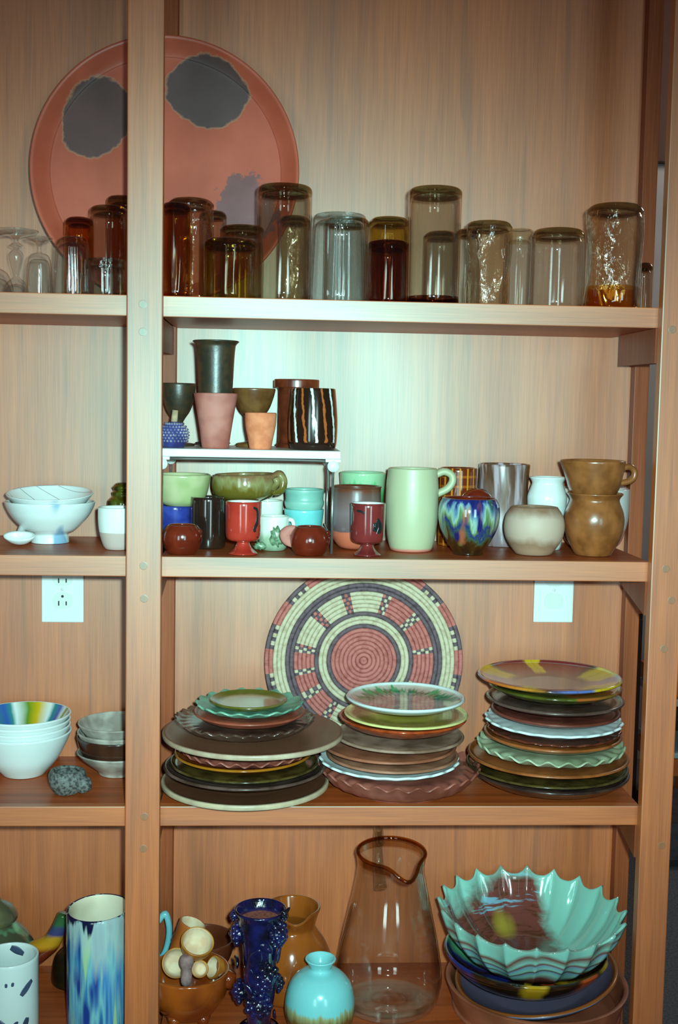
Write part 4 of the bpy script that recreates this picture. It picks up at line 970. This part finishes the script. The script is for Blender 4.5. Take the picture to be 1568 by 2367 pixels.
# ================================================================== SHELF 3, LEFT BAY
def inner_stripes():
    m, nt, b = newmat('painted_stripe_inside'); setb(b, .18, .55, .5); co = obj_co(nt); sx = N(nt, 'SeparateXYZ', i_0=co)
    an = math_n(nt, 'ARCTAN2', sx.outputs[1], sx.outputs[0])
    t = math_n(nt, 'MULTIPLY_ADD', an, .5/PI, math_n(nt, 'MULTIPLY_ADD', noise(nt, co, 24, 2), .03, .485))
    W_, T_, B_, G_, Y_ = (.84, .85, .83), C(50, 140, 140, .9), C(50, 96, 180, .9), C(90, 140, 30, .9), C(200, 180, 30, .9)
    st = []; x = 0
    for c_, w_ in ((W_, .03), (Y_, .04), (W_, .02), (G_, .02), (W_, .03), (B_, .04), (T_, .02), (W_, .05), (Y_, .05), (G_, .05), (W_, .02), (T_, .03), (B_, .06), (T_, .03), (W_, .04)) * 2:
        st.append((x, c_)); x += w_
    st = [(p*.98/x, c) for p, c in st][:30]
    nt.links.new(ramp(nt, t, st), b.inputs['Base Color']); return m
def bowl_stack(cx, rows, Y, zb, grp):
    """rows bottom->top: (label, prof, mat, imat, tilt, zbase or None)"""
    for lab, prof, mat, im, tl, z in rows:
        V('bowl', lab, 'bowl', cx, prof, mat, z, Y, imat=im, wall=.0035, tilt=tl, group=grp)
Yw = at_z(55, 1800, Z3).y+.030
wg2 = bands('white_warm_glaze', [(0, (.80, .79, .76)), (.08, (.84, .85, .83)), (1, (.84, .85, .84))], .09, .03, 20, .4, .25, coat=.2)
bowl_stack(55, [
 ('white bowl at the bottom of the four at the left edge', [(46, 1790), (52, 1781), (78, 1752), (98, 1715), (109, 1689)], wg2, wg2, None, Z3),
 ('white bowl second from the bottom of the four at the left edge', [(36, 1772), (44, 1766), (74, 1737), (95, 1701), (107, 1675)], wg2, wg2, None, None),
 ('white bowl third from the bottom of the four at the left edge', [(30, 1760), (38, 1754), (69, 1725), (92, 1689), (107, 1662)], wg2, wg2, None, None),
 ('topmost white bowl at the left edge, painted inside with bright stripes', [(26, 1748), (34, 1742), (64, 1713), (89, 1677), (108, 1649)], wg2, inner_stripes(), None, None),
], Yw, Z3, 'white bowls stacked at the left edge')
grb = ceramic('pale_grey_bowl', C(176, 186, 174, .9), C(136, 140, 128, .9), 30, .35, .5, bump=.2, bscale=60)
dbb = ceramic('dark_brown_bowl', C(62, 40, 28, .8), C(46, 28, 20, .8), 30, .2, .6, coat=.4)
Yg = at_z(272, 1799, Z3).y+.030
bowl_stack(272, [
 ('pale grey bowl at the bottom of the small stack by the post', [(42, 1782), (48, 1776), (78, 1752), (93, 1735)], grb, grb, None, Z3),
 ('dark brown bowl in the small stack by the post', [(34, 1768), (68, 1756), (84, 1732), (94, 1698)], dbb, dbb, None, None),
 ('pale grey bowl second from the top of the small stack by the post', [(38, 1752), (62, 1730), (82, 1708), (92, 1688)], grb, grb, None, None),
 ('topmost pale grey bowl of the small stack by the post', [(32, 1740), (55, 1715), (77, 1690), (91, 1668)], grb, grb, None, None),
], Yg, Z3, 'small bowls stacked by the post')
# stone mortar
cxm = 150; mp = at_z(cxm, 1840, Z3); s = ppm(mp); mp = mp+Vector((0, 26/s, 0)); stone = ceramic('speckled_granite', C(104, 116, 112, .82), C(52, 58, 56, .82), 190, .6, .4, bump=.6, bscale=260)
mor = empty('stone_mortar', mp, 'small speckled grey stone mortar with a lug on the shelf', 'mortar')
pr = [(24/s, 0), (32/s, 6/s), (42/s, 24/s), (44/s, 40/s), (40/s, 50/s)]
full, no = vessel_profile(pr, .008, .016, False); v, f, fm = lathe(full, 40, lambda a, r, z, t: (r*(1+.03*math.sin(3*a+1)+.02*math.sin(7*a)), z)); mesh_obj('bowl_body', v, f, stone, mor)
v, f = blob((42/s, -.012, 25/s), (20/s, 18/s, 20/s), 18, 12, lambda d: 1+.08*math.sin(5*d.x+4*d.z)); mesh_obj('lug', v, f, stone, mor)

# ================================================================== SHELF 4, LEFT BAY
Yp = .038; cxp = 24; pp_ = [(60, 2420), (63, 2400), (64, 2330), (64, 2260), (65, 2208)]
wpt = V('pitcher', 'white pitcher with short navy brush dashes at the lower left corner', 'pitcher', cxp, pp_, white_gl, Z4, Yp, wall=.004, parts=True)
navy = ceramic('navy_brush', C(70, 90, 116, .9), C(56, 72, 100, .9), 60, .3, .5)
rp_ = 64.0/ppm((wpt.location.x, Yp, Z4+.1)); sp_ = 64.0/rp_
for (x0, y0, x1, y1, wd, ins) in ((80, 2250, 60, 2276, 6, 0), (22, 2330, -6, 2362, 9, 0), (46, 2334, 50, 2340, 6, 0), (26, 2248, 32, 2248, 4, 0), (40, 2246, 46, 2247, 4, 0), (-10, 2262, -4, 2270, 6, 0), (-20, 2300, -30, 2330, 8, 0), (72, 2330, 66, 2352, 6, 0), (14, 2190, 44, 2204, 7, 1)):
    pth = []; Rw = rp_ if not ins else rp_-.0042
    for i in range(9):
        t = i/8; x_ = x0+(x1-x0)*t; y_ = y0+(y1-y0)*t
        if ins: y_ += 26
        z = at_y(x_, y_, Yp).z-Z4; xl = max(-.96*Rw, min(.96*Rw, (x_-cxp)/sp_)); k = math.sqrt(Rw*Rw-xl*xl); pth.append(Vector((xl, k if ins else -k, z)))
    v, f = tube(pth, [1.35*wd/sp_*(.6+.4*math.sin(PI*i/8)) for i in range(9)], 10)
    v2 = []
    for q_ in v:
        l = math.hypot(q_.x, q_.y); R1 = (Rw+.0004 if l > Rw else Rw-.0004); v2.append((q_.x*R1/l, q_.y*R1/l, q_.z))
    mesh_obj('brush_dash', v2, f, navy, wpt)
# teapot
tp_m = bands('teapot_glaze', [(0, C(90, 60, 20, .82)), (.3, C(130, 70, 24, .82)), (.5, C(150, 120, 40, .85)), (.62, C(90, 150, 110, .85)), (.85, C(70, 120, 110, .85)), (1, C(70, 80, 60, .8))], .10, .12, 40, .2, .12, .6, .7, second=[(C(110, 190, 140, .88), 26, .58, .7, (4, 2, 1))])
Yt = .165; loc = at_y(-8, 2300, Yt); loc.z = Z4; s = ppm((loc.x, Yt, Z4+.1))
tea = empty('teapot', loc, 'multicoloured glazed teapot with an upturned spout behind the white pitcher', 'teapot')
hz = lambda y: at_y(0, y, Yt).z-Z4
full, no = vessel_profile([(50/s, 0), (82/s, hz(2270)), (92/s, hz(2225)), (84/s, hz(2180)), (62/s, hz(2150)), (40/s, hz(2132))], .004); v, f, fm = lathe(full, 56); mesh_obj('body', v, f, tp_m, tea)
v, f, _ = lathe(cat_rom([(0, hz(2134)), (40/s, hz(2134)), (40/s, hz(2134)), (49/s, hz(2122)), (48/s, hz(2112)), (36/s, hz(2094)), (14/s, hz(2082)), (8/s, hz(2072)), (0, hz(2068))], 4), 48); mesh_obj('lid', v, f, ceramic('lid_green', C(96, 104, 70, .82), C(70, 76, 62, .82), 20, .12, .6, coat=.6), tea)
q = lambda x, y, dy=0: at_y(x, y, Yt+dy)-loc
pth = spline([q(60, 2215, -.005), (q(92, 2196, -.008)), q(118, 2178, -.008), q(134, 2150, -.008), q(148, 2112, -.008)], 7)
v, f = tube(pth, [.024-.0145*(i/(len(pth)-1))**.8 for i in range(len(pth))], 18); 
hS = hz(2100); pp = lambda y: hz(y)/hS
spm = bands('spout_glaze', [(0, C(196, 206, 206, .9)), (pp(2232), C(196, 206, 206, .9)), (pp(2226), C(60, 70, 130, .85)), (pp(2214), C(90, 30, 22, .85)), (pp(2188), C(110, 40, 20, .85)), (pp(2176), C(190, 140, 30, .88)), (pp(2160), C(186, 146, 36, .88)), (pp(2152), C(60, 66, 120, .85)), (pp(2138), C(56, 70, 110, .85)), (pp(2130), C(50, 100, 60, .85)), (1, C(40, 80, 40, .85))], hS, .02, 30, .6, .1, .6, .8)
mesh_obj('spout', v, f, spm, tea)
V('jar', 'near-black round jar in the shade behind the blue drip vase', 'jar', 178, [(36, 2330), (52, 2300), (58, 2255), (50, 2210), (30, 2188), (26, 2178)], ceramic('black_olive', C(34, 28, 14, .8), C(24, 20, 10, .8), 20, .3, .5), Z4, .205)
def blue_drip_mat(h):
    m, nt, b = newmat('blue_drip_vase'); setb(b, .14, .55, .5); co = obj_co(nt); sx = N(nt, 'SeparateXYZ', i_0=co)
    z = math_n(nt, 'MULTIPLY', sx.outputs[2], 1/h)
    n1 = noise(nt, mapped(nt, co, (1, 1, .07)), 62, 2); n2 = noise(nt, mapped(nt, co, (1, 1, .10), (4, 1, 7)), 60, 2); n3 = noise(nt, mapped(nt, co, (1, 1, .22), (9, 3, 2)), 34, 2)
    c = ramp(nt, n1, [(.30, C(30, 60, 140, .88)), (.42, C(60, 140, 186, .9)), (.52, C(120, 196, 204, .92)), (.62, C(70, 140, 200, .9)), (.74, C(24, 44, 116, .85))])
    c = mixc(nt, ramp(nt, n3, [(.52, (0, 0, 0)), (.62, (1, 1, 1))]), c, C(30, 60, 140, .88))
    c = mixc(nt, ramp(nt, n2, [(.58, (0, 0, 0)), (.66, (1, 1, 1))]), c, C(160, 214, 160, .92))
    top = math_n(nt, 'MULTIPLY_ADD', n2, .7, math_n(nt, 'ADD', z, -.35))
    c = mixc(nt, ramp(nt, math_n(nt, 'MULTIPLY_ADD', n1, .9, math_n(nt, 'ADD', z, -.45)), [(.62, (0, 0, 0)), (.80, (.75, .75, .75)), (.92, (.75, .75, .75))]), c, C(170, 206, 196, .92))
    c = mixc(nt, ramp(nt, top, [(.95, (0, 0, 0)), (.99, (1, 1, 1))]), c, C(20, 22, 56, .82))
    nt.links.new(c, b.inputs['Base Color']); return m
blue_drip = blue_drip_mat(at_y(228, 2098, .060).z-Z4)
V('vase', 'tall cylindrical vase with running blue and green glaze left of the post', 'vase', 228, [(66, 2420), (70, 2395), (72, 2350), (73, 2200), (74, 2100)], blue_drip, Z4, .060, imat=ceramic('cream_inside', C(214, 222, 196, .92), C(190, 196, 166, .92), 12, .5), wall=.005,
  fmod=lambda a, r, z, t: (r, z+(.005*math.cos(a-.9)*max(0, (z-.15)/.08))))

# ================================================================== SHELF 4, RIGHT BAY
aq = ceramic('aqua_jug_glaze', C(120, 200, 205, .9), C(100, 180, 190, .9), 14, .25, .5)
V('jug', 'aqua jug almost hidden by the post with a handle peeking out', 'jug', 340, [(26, 2330), (32, 2290), (31, 2220), (26, 2160), (28, 2120)], aq, Z4, .200, handles=[[(366, 2130), (382, 2112), (391, 2140), (390, 2170), (382, 2200), (368, 2222)]], hr=.0055)
honey = ceramic('honey_orange_gloss', C(150, 78, 22, .8), C(104, 44, 12, .8), 12, .14, .6, coat=.7)
V('bowl', 'deep dark brown bowl at the back behind the tripod bowl', 'bowl', 468, [(34, 2260), (52, 2235), (68, 2200), (74, 2168)], ceramic('maroon_dish', C(96, 50, 28, .8), C(76, 36, 18, .8), 14, .3, .5), Z4, .200, wall=.004)
# tripod bowl
Yb = .076; cxb = 436; loc = at_y(cxb, 2340, Yb); loc.z = Z4; s = ppm((loc.x, Yb, Z4+.06)); hz = lambda y: at_y(cxb, y, Yb).z-Z4
tri = empty('tripod_bowl', loc, 'glossy orange-brown tripod bowl holding small gourd cups', 'bowl')
full, no = vessel_profile([(30/s, hz(2342)), (58/s, hz(2334)), (82/s, hz(2304)), (93/s, hz(2268)), (95/s, hz(2240))], .006, hz(2342)+.008, False)
full = [(r, max(z, hz(2342))) for r, z in full]; v, f, fm = lathe(full, 64); mesh_obj('body', v, f, honey, tri)
for a in (-2.15, -.85, 1.6):
    pth = [Vector((52/s*math.cos(a), 52/s*math.sin(a), hz(2328))), Vector((56/s*math.cos(a), 56/s*math.sin(a), .5*hz(2328)+.001)), Vector((58/s*math.cos(a), 58/s*math.sin(a), .0018))]
    v, f = tube(pth, [.014, .0095, .0062], 12); mesh_obj('leg', v, f, honey, tri)
pth = [Vector((86/s, -.01, hz(2262))), Vector((95/s, -.012, hz(2250))), Vector((101/s, -.013, hz(2240)))]; v, f = tube(pth, [.015, .012, .007], 14); mesh_obj('lug', v, f, honey, tri)
# gourd cups, pestle and wooden beaker in the bowl
gout = ceramic('gourd_skin', C(190, 140, 56, .85), C(150, 96, 34, .85), 20, .4, .45); gin = ceramic('gourd_inside', C(222, 214, 180, .92), C(206, 192, 156, .92), 60, .7, .3)
def gourd(label, px, py, hw, depth, Y, rot):
    p = at_y(px, py, Y); s = ppm(p); R = hw/s; dp = depth/s
    prof = [(R*.35, 0), (R*.62, dp*.10), (R*.88, dp*.45), (R*.98, dp*.8), (R, dp)]
    full, no = vessel_profile(prof, .003, .004, False); mi = [0 if i < no else 1 for i in range(len(full)-1)]
    v, f, fm = lathe(full, 36, None, mi); v = [(a, b2, c-dp) for a, b2, c in v]
    o = mesh_obj('gourd_cup', v, f, [gout, gin], None, fm, loc=p); o.rotation_euler = rot
    return tag(o, label, 'cup', 'gourd cups in the tripod bowl')
gourd('small gourd cup tipped on top of the pile in the tripod bowl', 457, 2176, 39, 46, .070, (math.radians(30), math.radians(14), 0))
gourd('small gourd cup at the left of the pile, open side facing right', 408, 2226, 34, 34, .078, (math.radians(58), math.radians(24), 0))
gourd('small gourd cup at the right of the pile, showing its rounded back', 492, 2236, 26, 34, .100, (math.radians(28), math.radians(-62), 0))
gourd('smallest gourd cup wedged beside the pestle', 462, 2240, 20, 24, .062, (math.radians(62), math.radians(-18), 0))
p = at_y(431, 2258, .048); s = ppm(p); pes = V('pestle', 'small grey stone pestle standing in the tripod bowl', 'pestle', 431, [(9, 2276), (13, 2268), (13, 2250), (12, 2240), (16, 2230), (17, 2222), (14, 2212), (8, 2208)], ceramic('grey_mauve_stone', C(140, 122, 118, .82), C(116, 98, 96, .82), 90, .75, .3, bump=.3), None, .052, closed=True, seg=24)
wd_ = V('beaker', 'orange-brown gourd beaker leaning behind the tipped gourd cup', 'cup', 408, [(24, 2232), (29, 2210), (31, 2170), (32, 2128)], ceramic('orange_gourd', C(170, 96, 40, .82), C(140, 72, 24, .82), 16, .35, .5), None, .135, imat=gin, wall=.003, tilt=(0, math.radians(20), 0))
# blue vase with modelled flowers
cob = ceramic('cobalt_gloss', C(24, 28, 84, .9), C(12, 8, 30, .9), 30, .10, .8, coat=1.0, bump=.5, bscale=190)
Yv = .047; cxv = 598; pv = [(46, 2420), (42, 2404), (30, 2380), (27, 2345), (36, 2300), (38, 2250), (40, 2200), (46, 2165), (52, 2135), (54, 2118), (61, 2102)]
bv = V('vase', 'cobalt blue vase covered in modelled flowers and leaves', 'vase', cxv, pv, cob, Z4, Yv, wall=.005, parts=True)
loc = bv.location; s = ppm((loc.x, Yv, Z4+.13)); pmv = prof_m(cxv, pv, loc)
def rad_v(z):
    for (ra, za), (rb, zb_) in zip(pmv, pmv[1:]):
        if za <= z <= zb_ and zb_ > za: return ra+(rb-ra)*(z-za)/(zb_-za)
    return pmv[-1][0]
v, f, _ = lathe([(0, 0), (rad_v(mh(cxv, [(0, 0), (0, 2122)], Z4, Yv))-.0052, 0)], 40); o = mesh_obj('filling', v, [tuple(t) for t in f], ceramic('brown_filling', C(150, 96, 80, .8), C(120, 70, 60, .8), 200, .9, .2, bump=.6), bv); o.location = (0, 0, mh(cxv, [(0, 0), (0, 2124)], Z4, Yv))
def surf_pt(px, py):
    z = at_y(px, py, Yv).z-Z4; R = rad_v(z); xl = (px-(cxv+ (py-2250)*-.016))/s; k = max(-1.0, min(1.0, xl/R)); a = math.asin(k)
    return Vector((R*math.sin(a), -R*math.cos(a), z)), Vector((math.sin(a), -math.cos(a), 0)), max(0, abs(xl)-R)*(1 if xl > 0 else -1)
def flower(px, py, rad, n=9):
    p, nrm, ex = surf_pt(px, py); p = p+Vector((ex*.6, 0, 0)); vv = []; ff = []; rad /= s
    tx = Vector((0, 0, 1)).cross(nrm).normalized(); ty = nrm.cross(tx)
    for ring, (rr_, m, sz, hgt) in enumerate(((.92, n, .30, .2), (.55, 7, .28, .5), (.0, 1, .3, .7))):
        for k in range(m):
            a = 2*PI*(k+.5*ring)/m; c = p+tx*(rad*rr_*math.cos(a))+ty*(rad*rr_*math.sin(a))+nrm*(rad*hgt)
            v, f = blob(c, (rad*sz,)*3, 8, 6); q0 = len(vv); vv += v; ff += [tuple(i+q0 for i in t) for t in f]
    v, f = blob(p+nrm*rad*.05, (rad*.85,)*3, 12, 8); q0 = len(vv); vv += v; ff += [tuple(i+q0 for i in t) for t in f]
    mesh_obj('flower', vv, ff, cob, bv)
def leaf(px, py, ln, wd, ang):
    p, nrm, ex = surf_pt(px, py); p = p+Vector((ex*.6, 0, 0)); tx = Vector((0, 0, 1)).cross(nrm).normalized(); ty = nrm.cross(tx); ln /= s; wd /= s
    d = tx*math.cos(ang)+ty*math.sin(ang); e = nrm.cross(d)
    v, f = blob((0, 0, 0), (1, 1, 1), 14, 10); vv = []
    for q in v:
        q = Vector(q); tpr = 1-.55*max(0, q.x); vv.append(p+d*(q.x*ln)+e*(q.y*wd*tpr)+nrm*(q.z*wd*.35+.004+max(0, q.x)*wd*.5))
    mesh_obj('leaf', vv, f, cob, bv)
for q in ((551, 2158, 25), (638, 2146, 27), (614, 2243, 28), (552, 2292, 25), (596, 2306, 28), (642, 2272, 18), (537, 2116, 12), (654, 2105, 12)): flower(*q)
for q in ((548, 2222, 22, 14, 3.0), (592, 2192, 26, 16, 1.2), (636, 2195, 22, 12, 1.5), (583, 2240, 24, 14, 1.6), (575, 2270, 18, 10, 2.2), (628, 2345, 16, 9, -1.2), (612, 2170, 18, 10, -.7), (655, 2095, 14, 8, .6)): leaf(*q)
# amber jug with a pinched spout facing the viewer
amb = ceramic('amber_brown_gloss', C(142, 80, 26, .78), C(110, 56, 14, .78), 14, .12, .6, coat=.7)
Yj = .165; cxj = 672; HJ = at_y(672, 2096, .165).z-Z4
V('jug', 'amber brown glazed jug with a pinched spout behind the blue vase', 'jug', cxj, [(62, 2334), (86, 2300), (98, 2250), (94, 2215), (78, 2175), (58, 2145), (55, 2132), (66, 2096)], amb, Z4, Yj, wall=.005,
  fmod=lambda a, r, z, t: (r*(1+.22*max(0, math.cos(a+PI/2-.1))**12*max(0, (z-HJ+.028)/.028)), z-.008*max(0, math.cos(a+PI/2-.1))**12*max(0, (z-HJ+.028)/.028)))
# turquoise globe vase
HT = at_y(738, 2216, .036).z-Z4
tq = bands('turquoise_globe', [(0, C(60, 44, 20, .82)), (.26, C(110, 84, 40, .82)), (.38, C(150, 170, 120, .9)), (.43, C(124, 220, 222, .95)), (1, C(132, 222, 224, .95))], HT, .07, 110, .08, .22, .5, .35)
V('vase', 'turquoise globe vase with a narrow neck and brown dripping foot', 'vase', 738, [(44, 2410), (62, 2385), (78, 2350), (81, 2318), (72, 2276), (50, 2250), (28, 2241), (24, 2236), (29, 2226), (36, 2216)], tq, Z4, .036, wall=.004)
# glass pitcher
G_pit = glass('pitcher_glass', tint((.90, .86, .80)), tint((.16, .12, .08)), (16, (1, 1, .3), .22), .0)
G_pitr = glass('pitcher_amber_rim', tint((.50, .20, .03), 2), tint((.14, .035, .004), 2), (30, (1, 1, 1), .2), .1)
Yq = .125; cxq = 897; pq = [(84, 2330), (108, 2312), (121, 2272), (122, 2240), (113, 2180), (98, 2110), (85, 2050), (78, 2005), (80, 1970)]
loc = axis_of(cxq, pq, Z4, Yq, None); pmq = prof_m(cxq, pq, loc); s = ppm((loc.x, Yq, Z4+.15))
pit = empty('glass_pitcher', loc, 'large clear glass pitcher with an amber rim and pinched spout', 'pitcher')
Hq = pmq[-1][1]; wq = .003
outer = cat_rom([(0, .010), (.018, .006), (pmq[0][0]*.75, 0)]+pmq, 6); body = cat_rom(pmq, 6)
inner = [(r-wq, z+.001) for r, z in body if z > .006][::-1]+[(pmq[0][0]*.6, .0065), (.018, .012), (.008, .019), (0, .020)]
def spout(a, r, z, t):
    w_ = max(0, (z-Hq+.045)/.045); k = max(0, math.cos(a+PI/2-.32))**16*w_*w_
    return r*(1+.26*k), z-.020*k+.004*math.cos(a-PI/2)*w_
v, f, fm = lathe(outer+[(pmq[-1][0]-wq*.5, Hq+.0012)]+inner, 96, spout); mesh_obj('body', v, f, G_pit, pit)
rp = []
for k in range(73):
    a = 2*PI*k/72; r, z = spout(a, pmq[-1][0]-.0012, Hq, 1); rp.append(Vector((r*math.cos(a), r*math.sin(a), z)))
v, f = tube(rp, .0034, 10, 1.0, False); mesh_obj('rim', v, f, G_pitr, pit)
v, f, fm = lathe([(pmq[-1][0]+.0006, Hq), (pmq[-1][0]+.0002, Hq-.006), (pmq[-1][0]-.0006, Hq-.014)], 96, spout); mesh_obj('amber_band', v, f, glass('pitcher_amber_band', tint((.62, .34, .10), 2), tint((.3, .12, .02), 2), None, .05), pit)
hp = spline([Vector((-.012, pmq[-1][0]-.004, Hq-.006)), Vector((-.014, pmq[-1][0]+.022, Hq+.014)), Vector((-.014, pmq[-1][0]+.040, Hq-.012)), Vector((-.012, pmq[-1][0]+.036, Hq-.055)), Vector((-.010, pmq[-3][0]+.004, Hq-.088))], 8)
v, f = tube(hp, [.0065+.0045*(i/(len(hp)-1))**2 for i in range(len(hp))], 14, 1.2); mesh_obj('handle', v, f, glass('pitcher_handle_glass', tint((.74, .78, .72), 2), tint((.22, .24, .2), 2), (40, (1, 1, 1), .4), .25), pit)

# --- terracotta tray, tilted platter, striped dish and fluted bowl at the right end
Ys = .104
def big(cx, hw, yside, Y=Ys):
    p = at_y(cx, yside, Y); return p, hw/ppm(p)
p, R = big(1240, 208, 2262); h = p.z-Z4
v, f, fm = lathe(cat_rom([(0, 0), (R*.86, 0), (R*.90, .003), (R*.95, h*.5), (R*.995, h-.003), (R, h), (R-.006, h+.0006), (R-.009, h-.004), (R*.91, h*.5), (R*.87, .010), (R*.8, .008), (0, .008)], 4), 96)
o = mesh_obj('tray', v, f, ceramic('terracotta_tray', C(146, 88, 62, .78), C(122, 70, 46, .78), 14, .45, .45), loc=(p.x, Ys, Z4)); tag(o, 'round terracotta tray under the bowls at the right end of the bottom shelf', 'tray')
tray_h = h
# platter
def plat_mat(R):
    m, nt, b = newmat('blue_grey_platter'); setb(b, .28, .5, .15); co = obj_co(nt); sx = N(nt, 'SeparateXYZ', i_0=co)
    r2 = math_n(nt, 'MULTIPLY', math_n(nt, 'SQRT', math_n(nt, 'ADD', math_n(nt, 'MULTIPLY', sx.outputs[0], sx.outputs[0]), math_n(nt, 'MULTIPLY', sx.outputs[1], sx.outputs[1]))), 1/R)
    c = ramp(nt, math_n(nt, 'MULTIPLY_ADD', noise(nt, co, 20, 3), .03, r2), [(0, C(90, 88, 108, .8)), (.93, C(84, 82, 104, .8)), (.955, C(120, 66, 26, .8)), (1, C(130, 76, 30, .8))])
    und = math_n(nt, 'LESS_THAN', N(nt, 'SeparateXYZ', i_0=N(nt, 'NewGeometry').outputs['Normal']).outputs[2], .15)
    nt.links.new(mixc(nt, und, c, ramp(nt, noise(nt, co, 12, 2), [(.4, C(120, 150, 190, .85)), (.65, C(86, 90, 110, .85))])), b.inputs['Base Color']); return m
p, R = big(1250, 188, 2244, Ys)
v, f, fm = plate_mesh(R, .030, .007, R*.62, .007)
o = mesh_obj('platter', v, f, plat_mat(R), loc=(p.x-.004, Ys, Z4+.030)); tag(o, 'blue-grey platter with a brown rim tilted up at the right inside the tray', 'platter'); o.rotation_euler = (math.radians(2), math.radians(-9), 0)
# striped dish
def dish_mat(R):
    m, nt, b = newmat('striped_dark_dish'); setb(b, .1, .6, .8); co = obj_co(nt); sx = N(nt, 'SeparateXYZ', i_0=co)
    an = math_n(nt, 'ARCTAN2', sx.outputs[1], sx.outputs[0])
    t = math_n(nt, 'MULTIPLY_ADD', an, .5/PI, math_n(nt, 'MULTIPLY_ADD', noise(nt, co, 26, 2), .05, .475))
    K_, B_, Y_, G_, O_ = C(34, 22, 10, .75), C(30, 40, 110, .8), C(170, 140, 24, .82), C(90, 180, 120, .85), C(160, 70, 24, .8)
    c = ramp(nt, t, [(0, K_), (.03, B_), (.10, B_), (.12, K_), (.20, K_), (.215, Y_), (.25, Y_), (.265, K_), (.31, K_), (.33, O_), (.37, O_), (.38, K_), (.42, Y_), (.44, K_), (.55, K_), (.7, B_), (.8, K_), (.94, G_), (.97, B_), (1, K_)])
    nt.links.new(c, b.inputs['Base Color']); return m
p, R = big(1216, 188, 2192, Ys)
hD = .052
v, f, fm = plate_mesh(R, hD, .010, R*.55, .006)
o = mesh_obj('dish', v, f, dish_mat(R), loc=(p.x, Ys, p.z-hD)); tag(o, 'dark dish with blue, yellow and orange patches under the fluted bowl', 'dish')
# fluted bowl
def fl_mat(h):
    m, nt, b = newmat('aqua_brown_swirl'); setb(b, .1, .6, .8); co = obj_co(nt); sx = N(nt, 'SeparateXYZ', i_0=co)
    A_, M_, V_, Br, Ye = C(140, 218, 200, .95), C(112, 66, 58, .85), C(120, 176, 196, .9), C(84, 54, 36, .85), C(170, 160, 60, .88)
    nz = noise(nt, mapped(nt, co, (1, 1, 1)), 22, 4, .6, .6); nz2 = noise(nt, mapped(nt, co, (.25, .6, 2.5)), 34, 3, .6, .4)
    a1 = math_n(nt, 'ADD', math_n(nt, 'MULTIPLY_ADD', sx.outputs[0], -.8, sx.outputs[1]), math_n(nt, 'MULTIPLY_ADD', nz, .06, -.03))
    m1 = ramp(nt, math_n(nt, 'MULTIPLY_ADD', a1, 4.0, 0.0), [(.60, (1, 1, 1)), (.70, (0, 0, 0))])
    m2 = ramp(nt, math_n(nt, 'MULTIPLY_ADD', math_n(nt, 'ADD', sx.outputs[0], math_n(nt, 'MULTIPLY_ADD', nz, .05, -.025)), 4.0, .4), [(.60, (1, 1, 1)), (.68, (0, 0, 0))])
    mar = ramp(nt, nz2, [(.34, V_), (.40, M_), (.50, M_), (.56, Br), (.62, M_), (.72, Br)])
    yy = N(nt, 'VectorMath', operation='LENGTH', i_0=mapped(nt, co, (26, 22, 14), (.26, -1.9, -.55))).outputs['Value']
    mar = mixc(nt, ramp(nt, yy, [(.35, (.85, .85, .85)), (.7, (0, 0, 0))]), mar, Ye)
    ins = mixc(nt, math_n(nt, 'MULTIPLY', m1, m2), A_, mar)
    nz = noise(nt, co, 8, 1)
    outs = ramp(nt, math_n(nt, 'MULTIPLY_ADD', sx.outputs[2], 11.0, math_n(nt, 'MULTIPLY_ADD', nz, 1.3, math_n(nt, 'MULTIPLY_ADD', sx.outputs[0], -2.2, -.75))), [(.05, Br), (.20, M_), (.30, A_), (.38, V_), (.42, Br), (.46, A_), (.56, V_), (.60, M_), (.66, A_), (.80, M_), (.90, A_)])
    und = math_n(nt, 'LESS_THAN', N(nt, 'SeparateXYZ', i_0=N(nt, 'NewGeometry').outputs['Normal']).outputs[2], 0.0)
    c = mixc(nt, und, ins, outs)
    rim = ramp(nt, math_n(nt, 'MULTIPLY', sx.outputs[2], 1/h), [(.88, (0, 0, 0)), (1.0, (1, 1, 1))])
    nt.links.new(mixc(nt, math_n(nt, 'MULTIPLY', rim, .55), c, A_), b.inputs['Base Color']); return m
p, R = big(1227, 208, 2100, .106); hB = .092; NF = 20
pr = [(R*.40, 0), (R*.52, .004), (R*.72, hB*.26), (R*.88, hB*.58), (R*.965, hB*.86), (R, hB)]
full, no = vessel_profile(pr, .0055, .008)
def flt(a, r, z, t):
    w_ = max(0, (r/R-.34)/.66); c_ = abs(math.sin(NF*a/2)); k = (1-c_)
    return r*(1+.075*w_*(k**1.3-.35)), z+(.011*(k**1.5)-.003)*max(0, (z/hB-.72)/.28)
v, f, fm = lathe(full, NF*12, flt); o = mesh_obj('fluted_bowl', v, f, fl_mat(hB), loc=(p.x, .106, p.z-hB)); tag(o, 'large fluted aqua bowl with maroon swirls and a toothed rim', 'bowl')
o.rotation_euler = (math.radians(2), 0, .15)
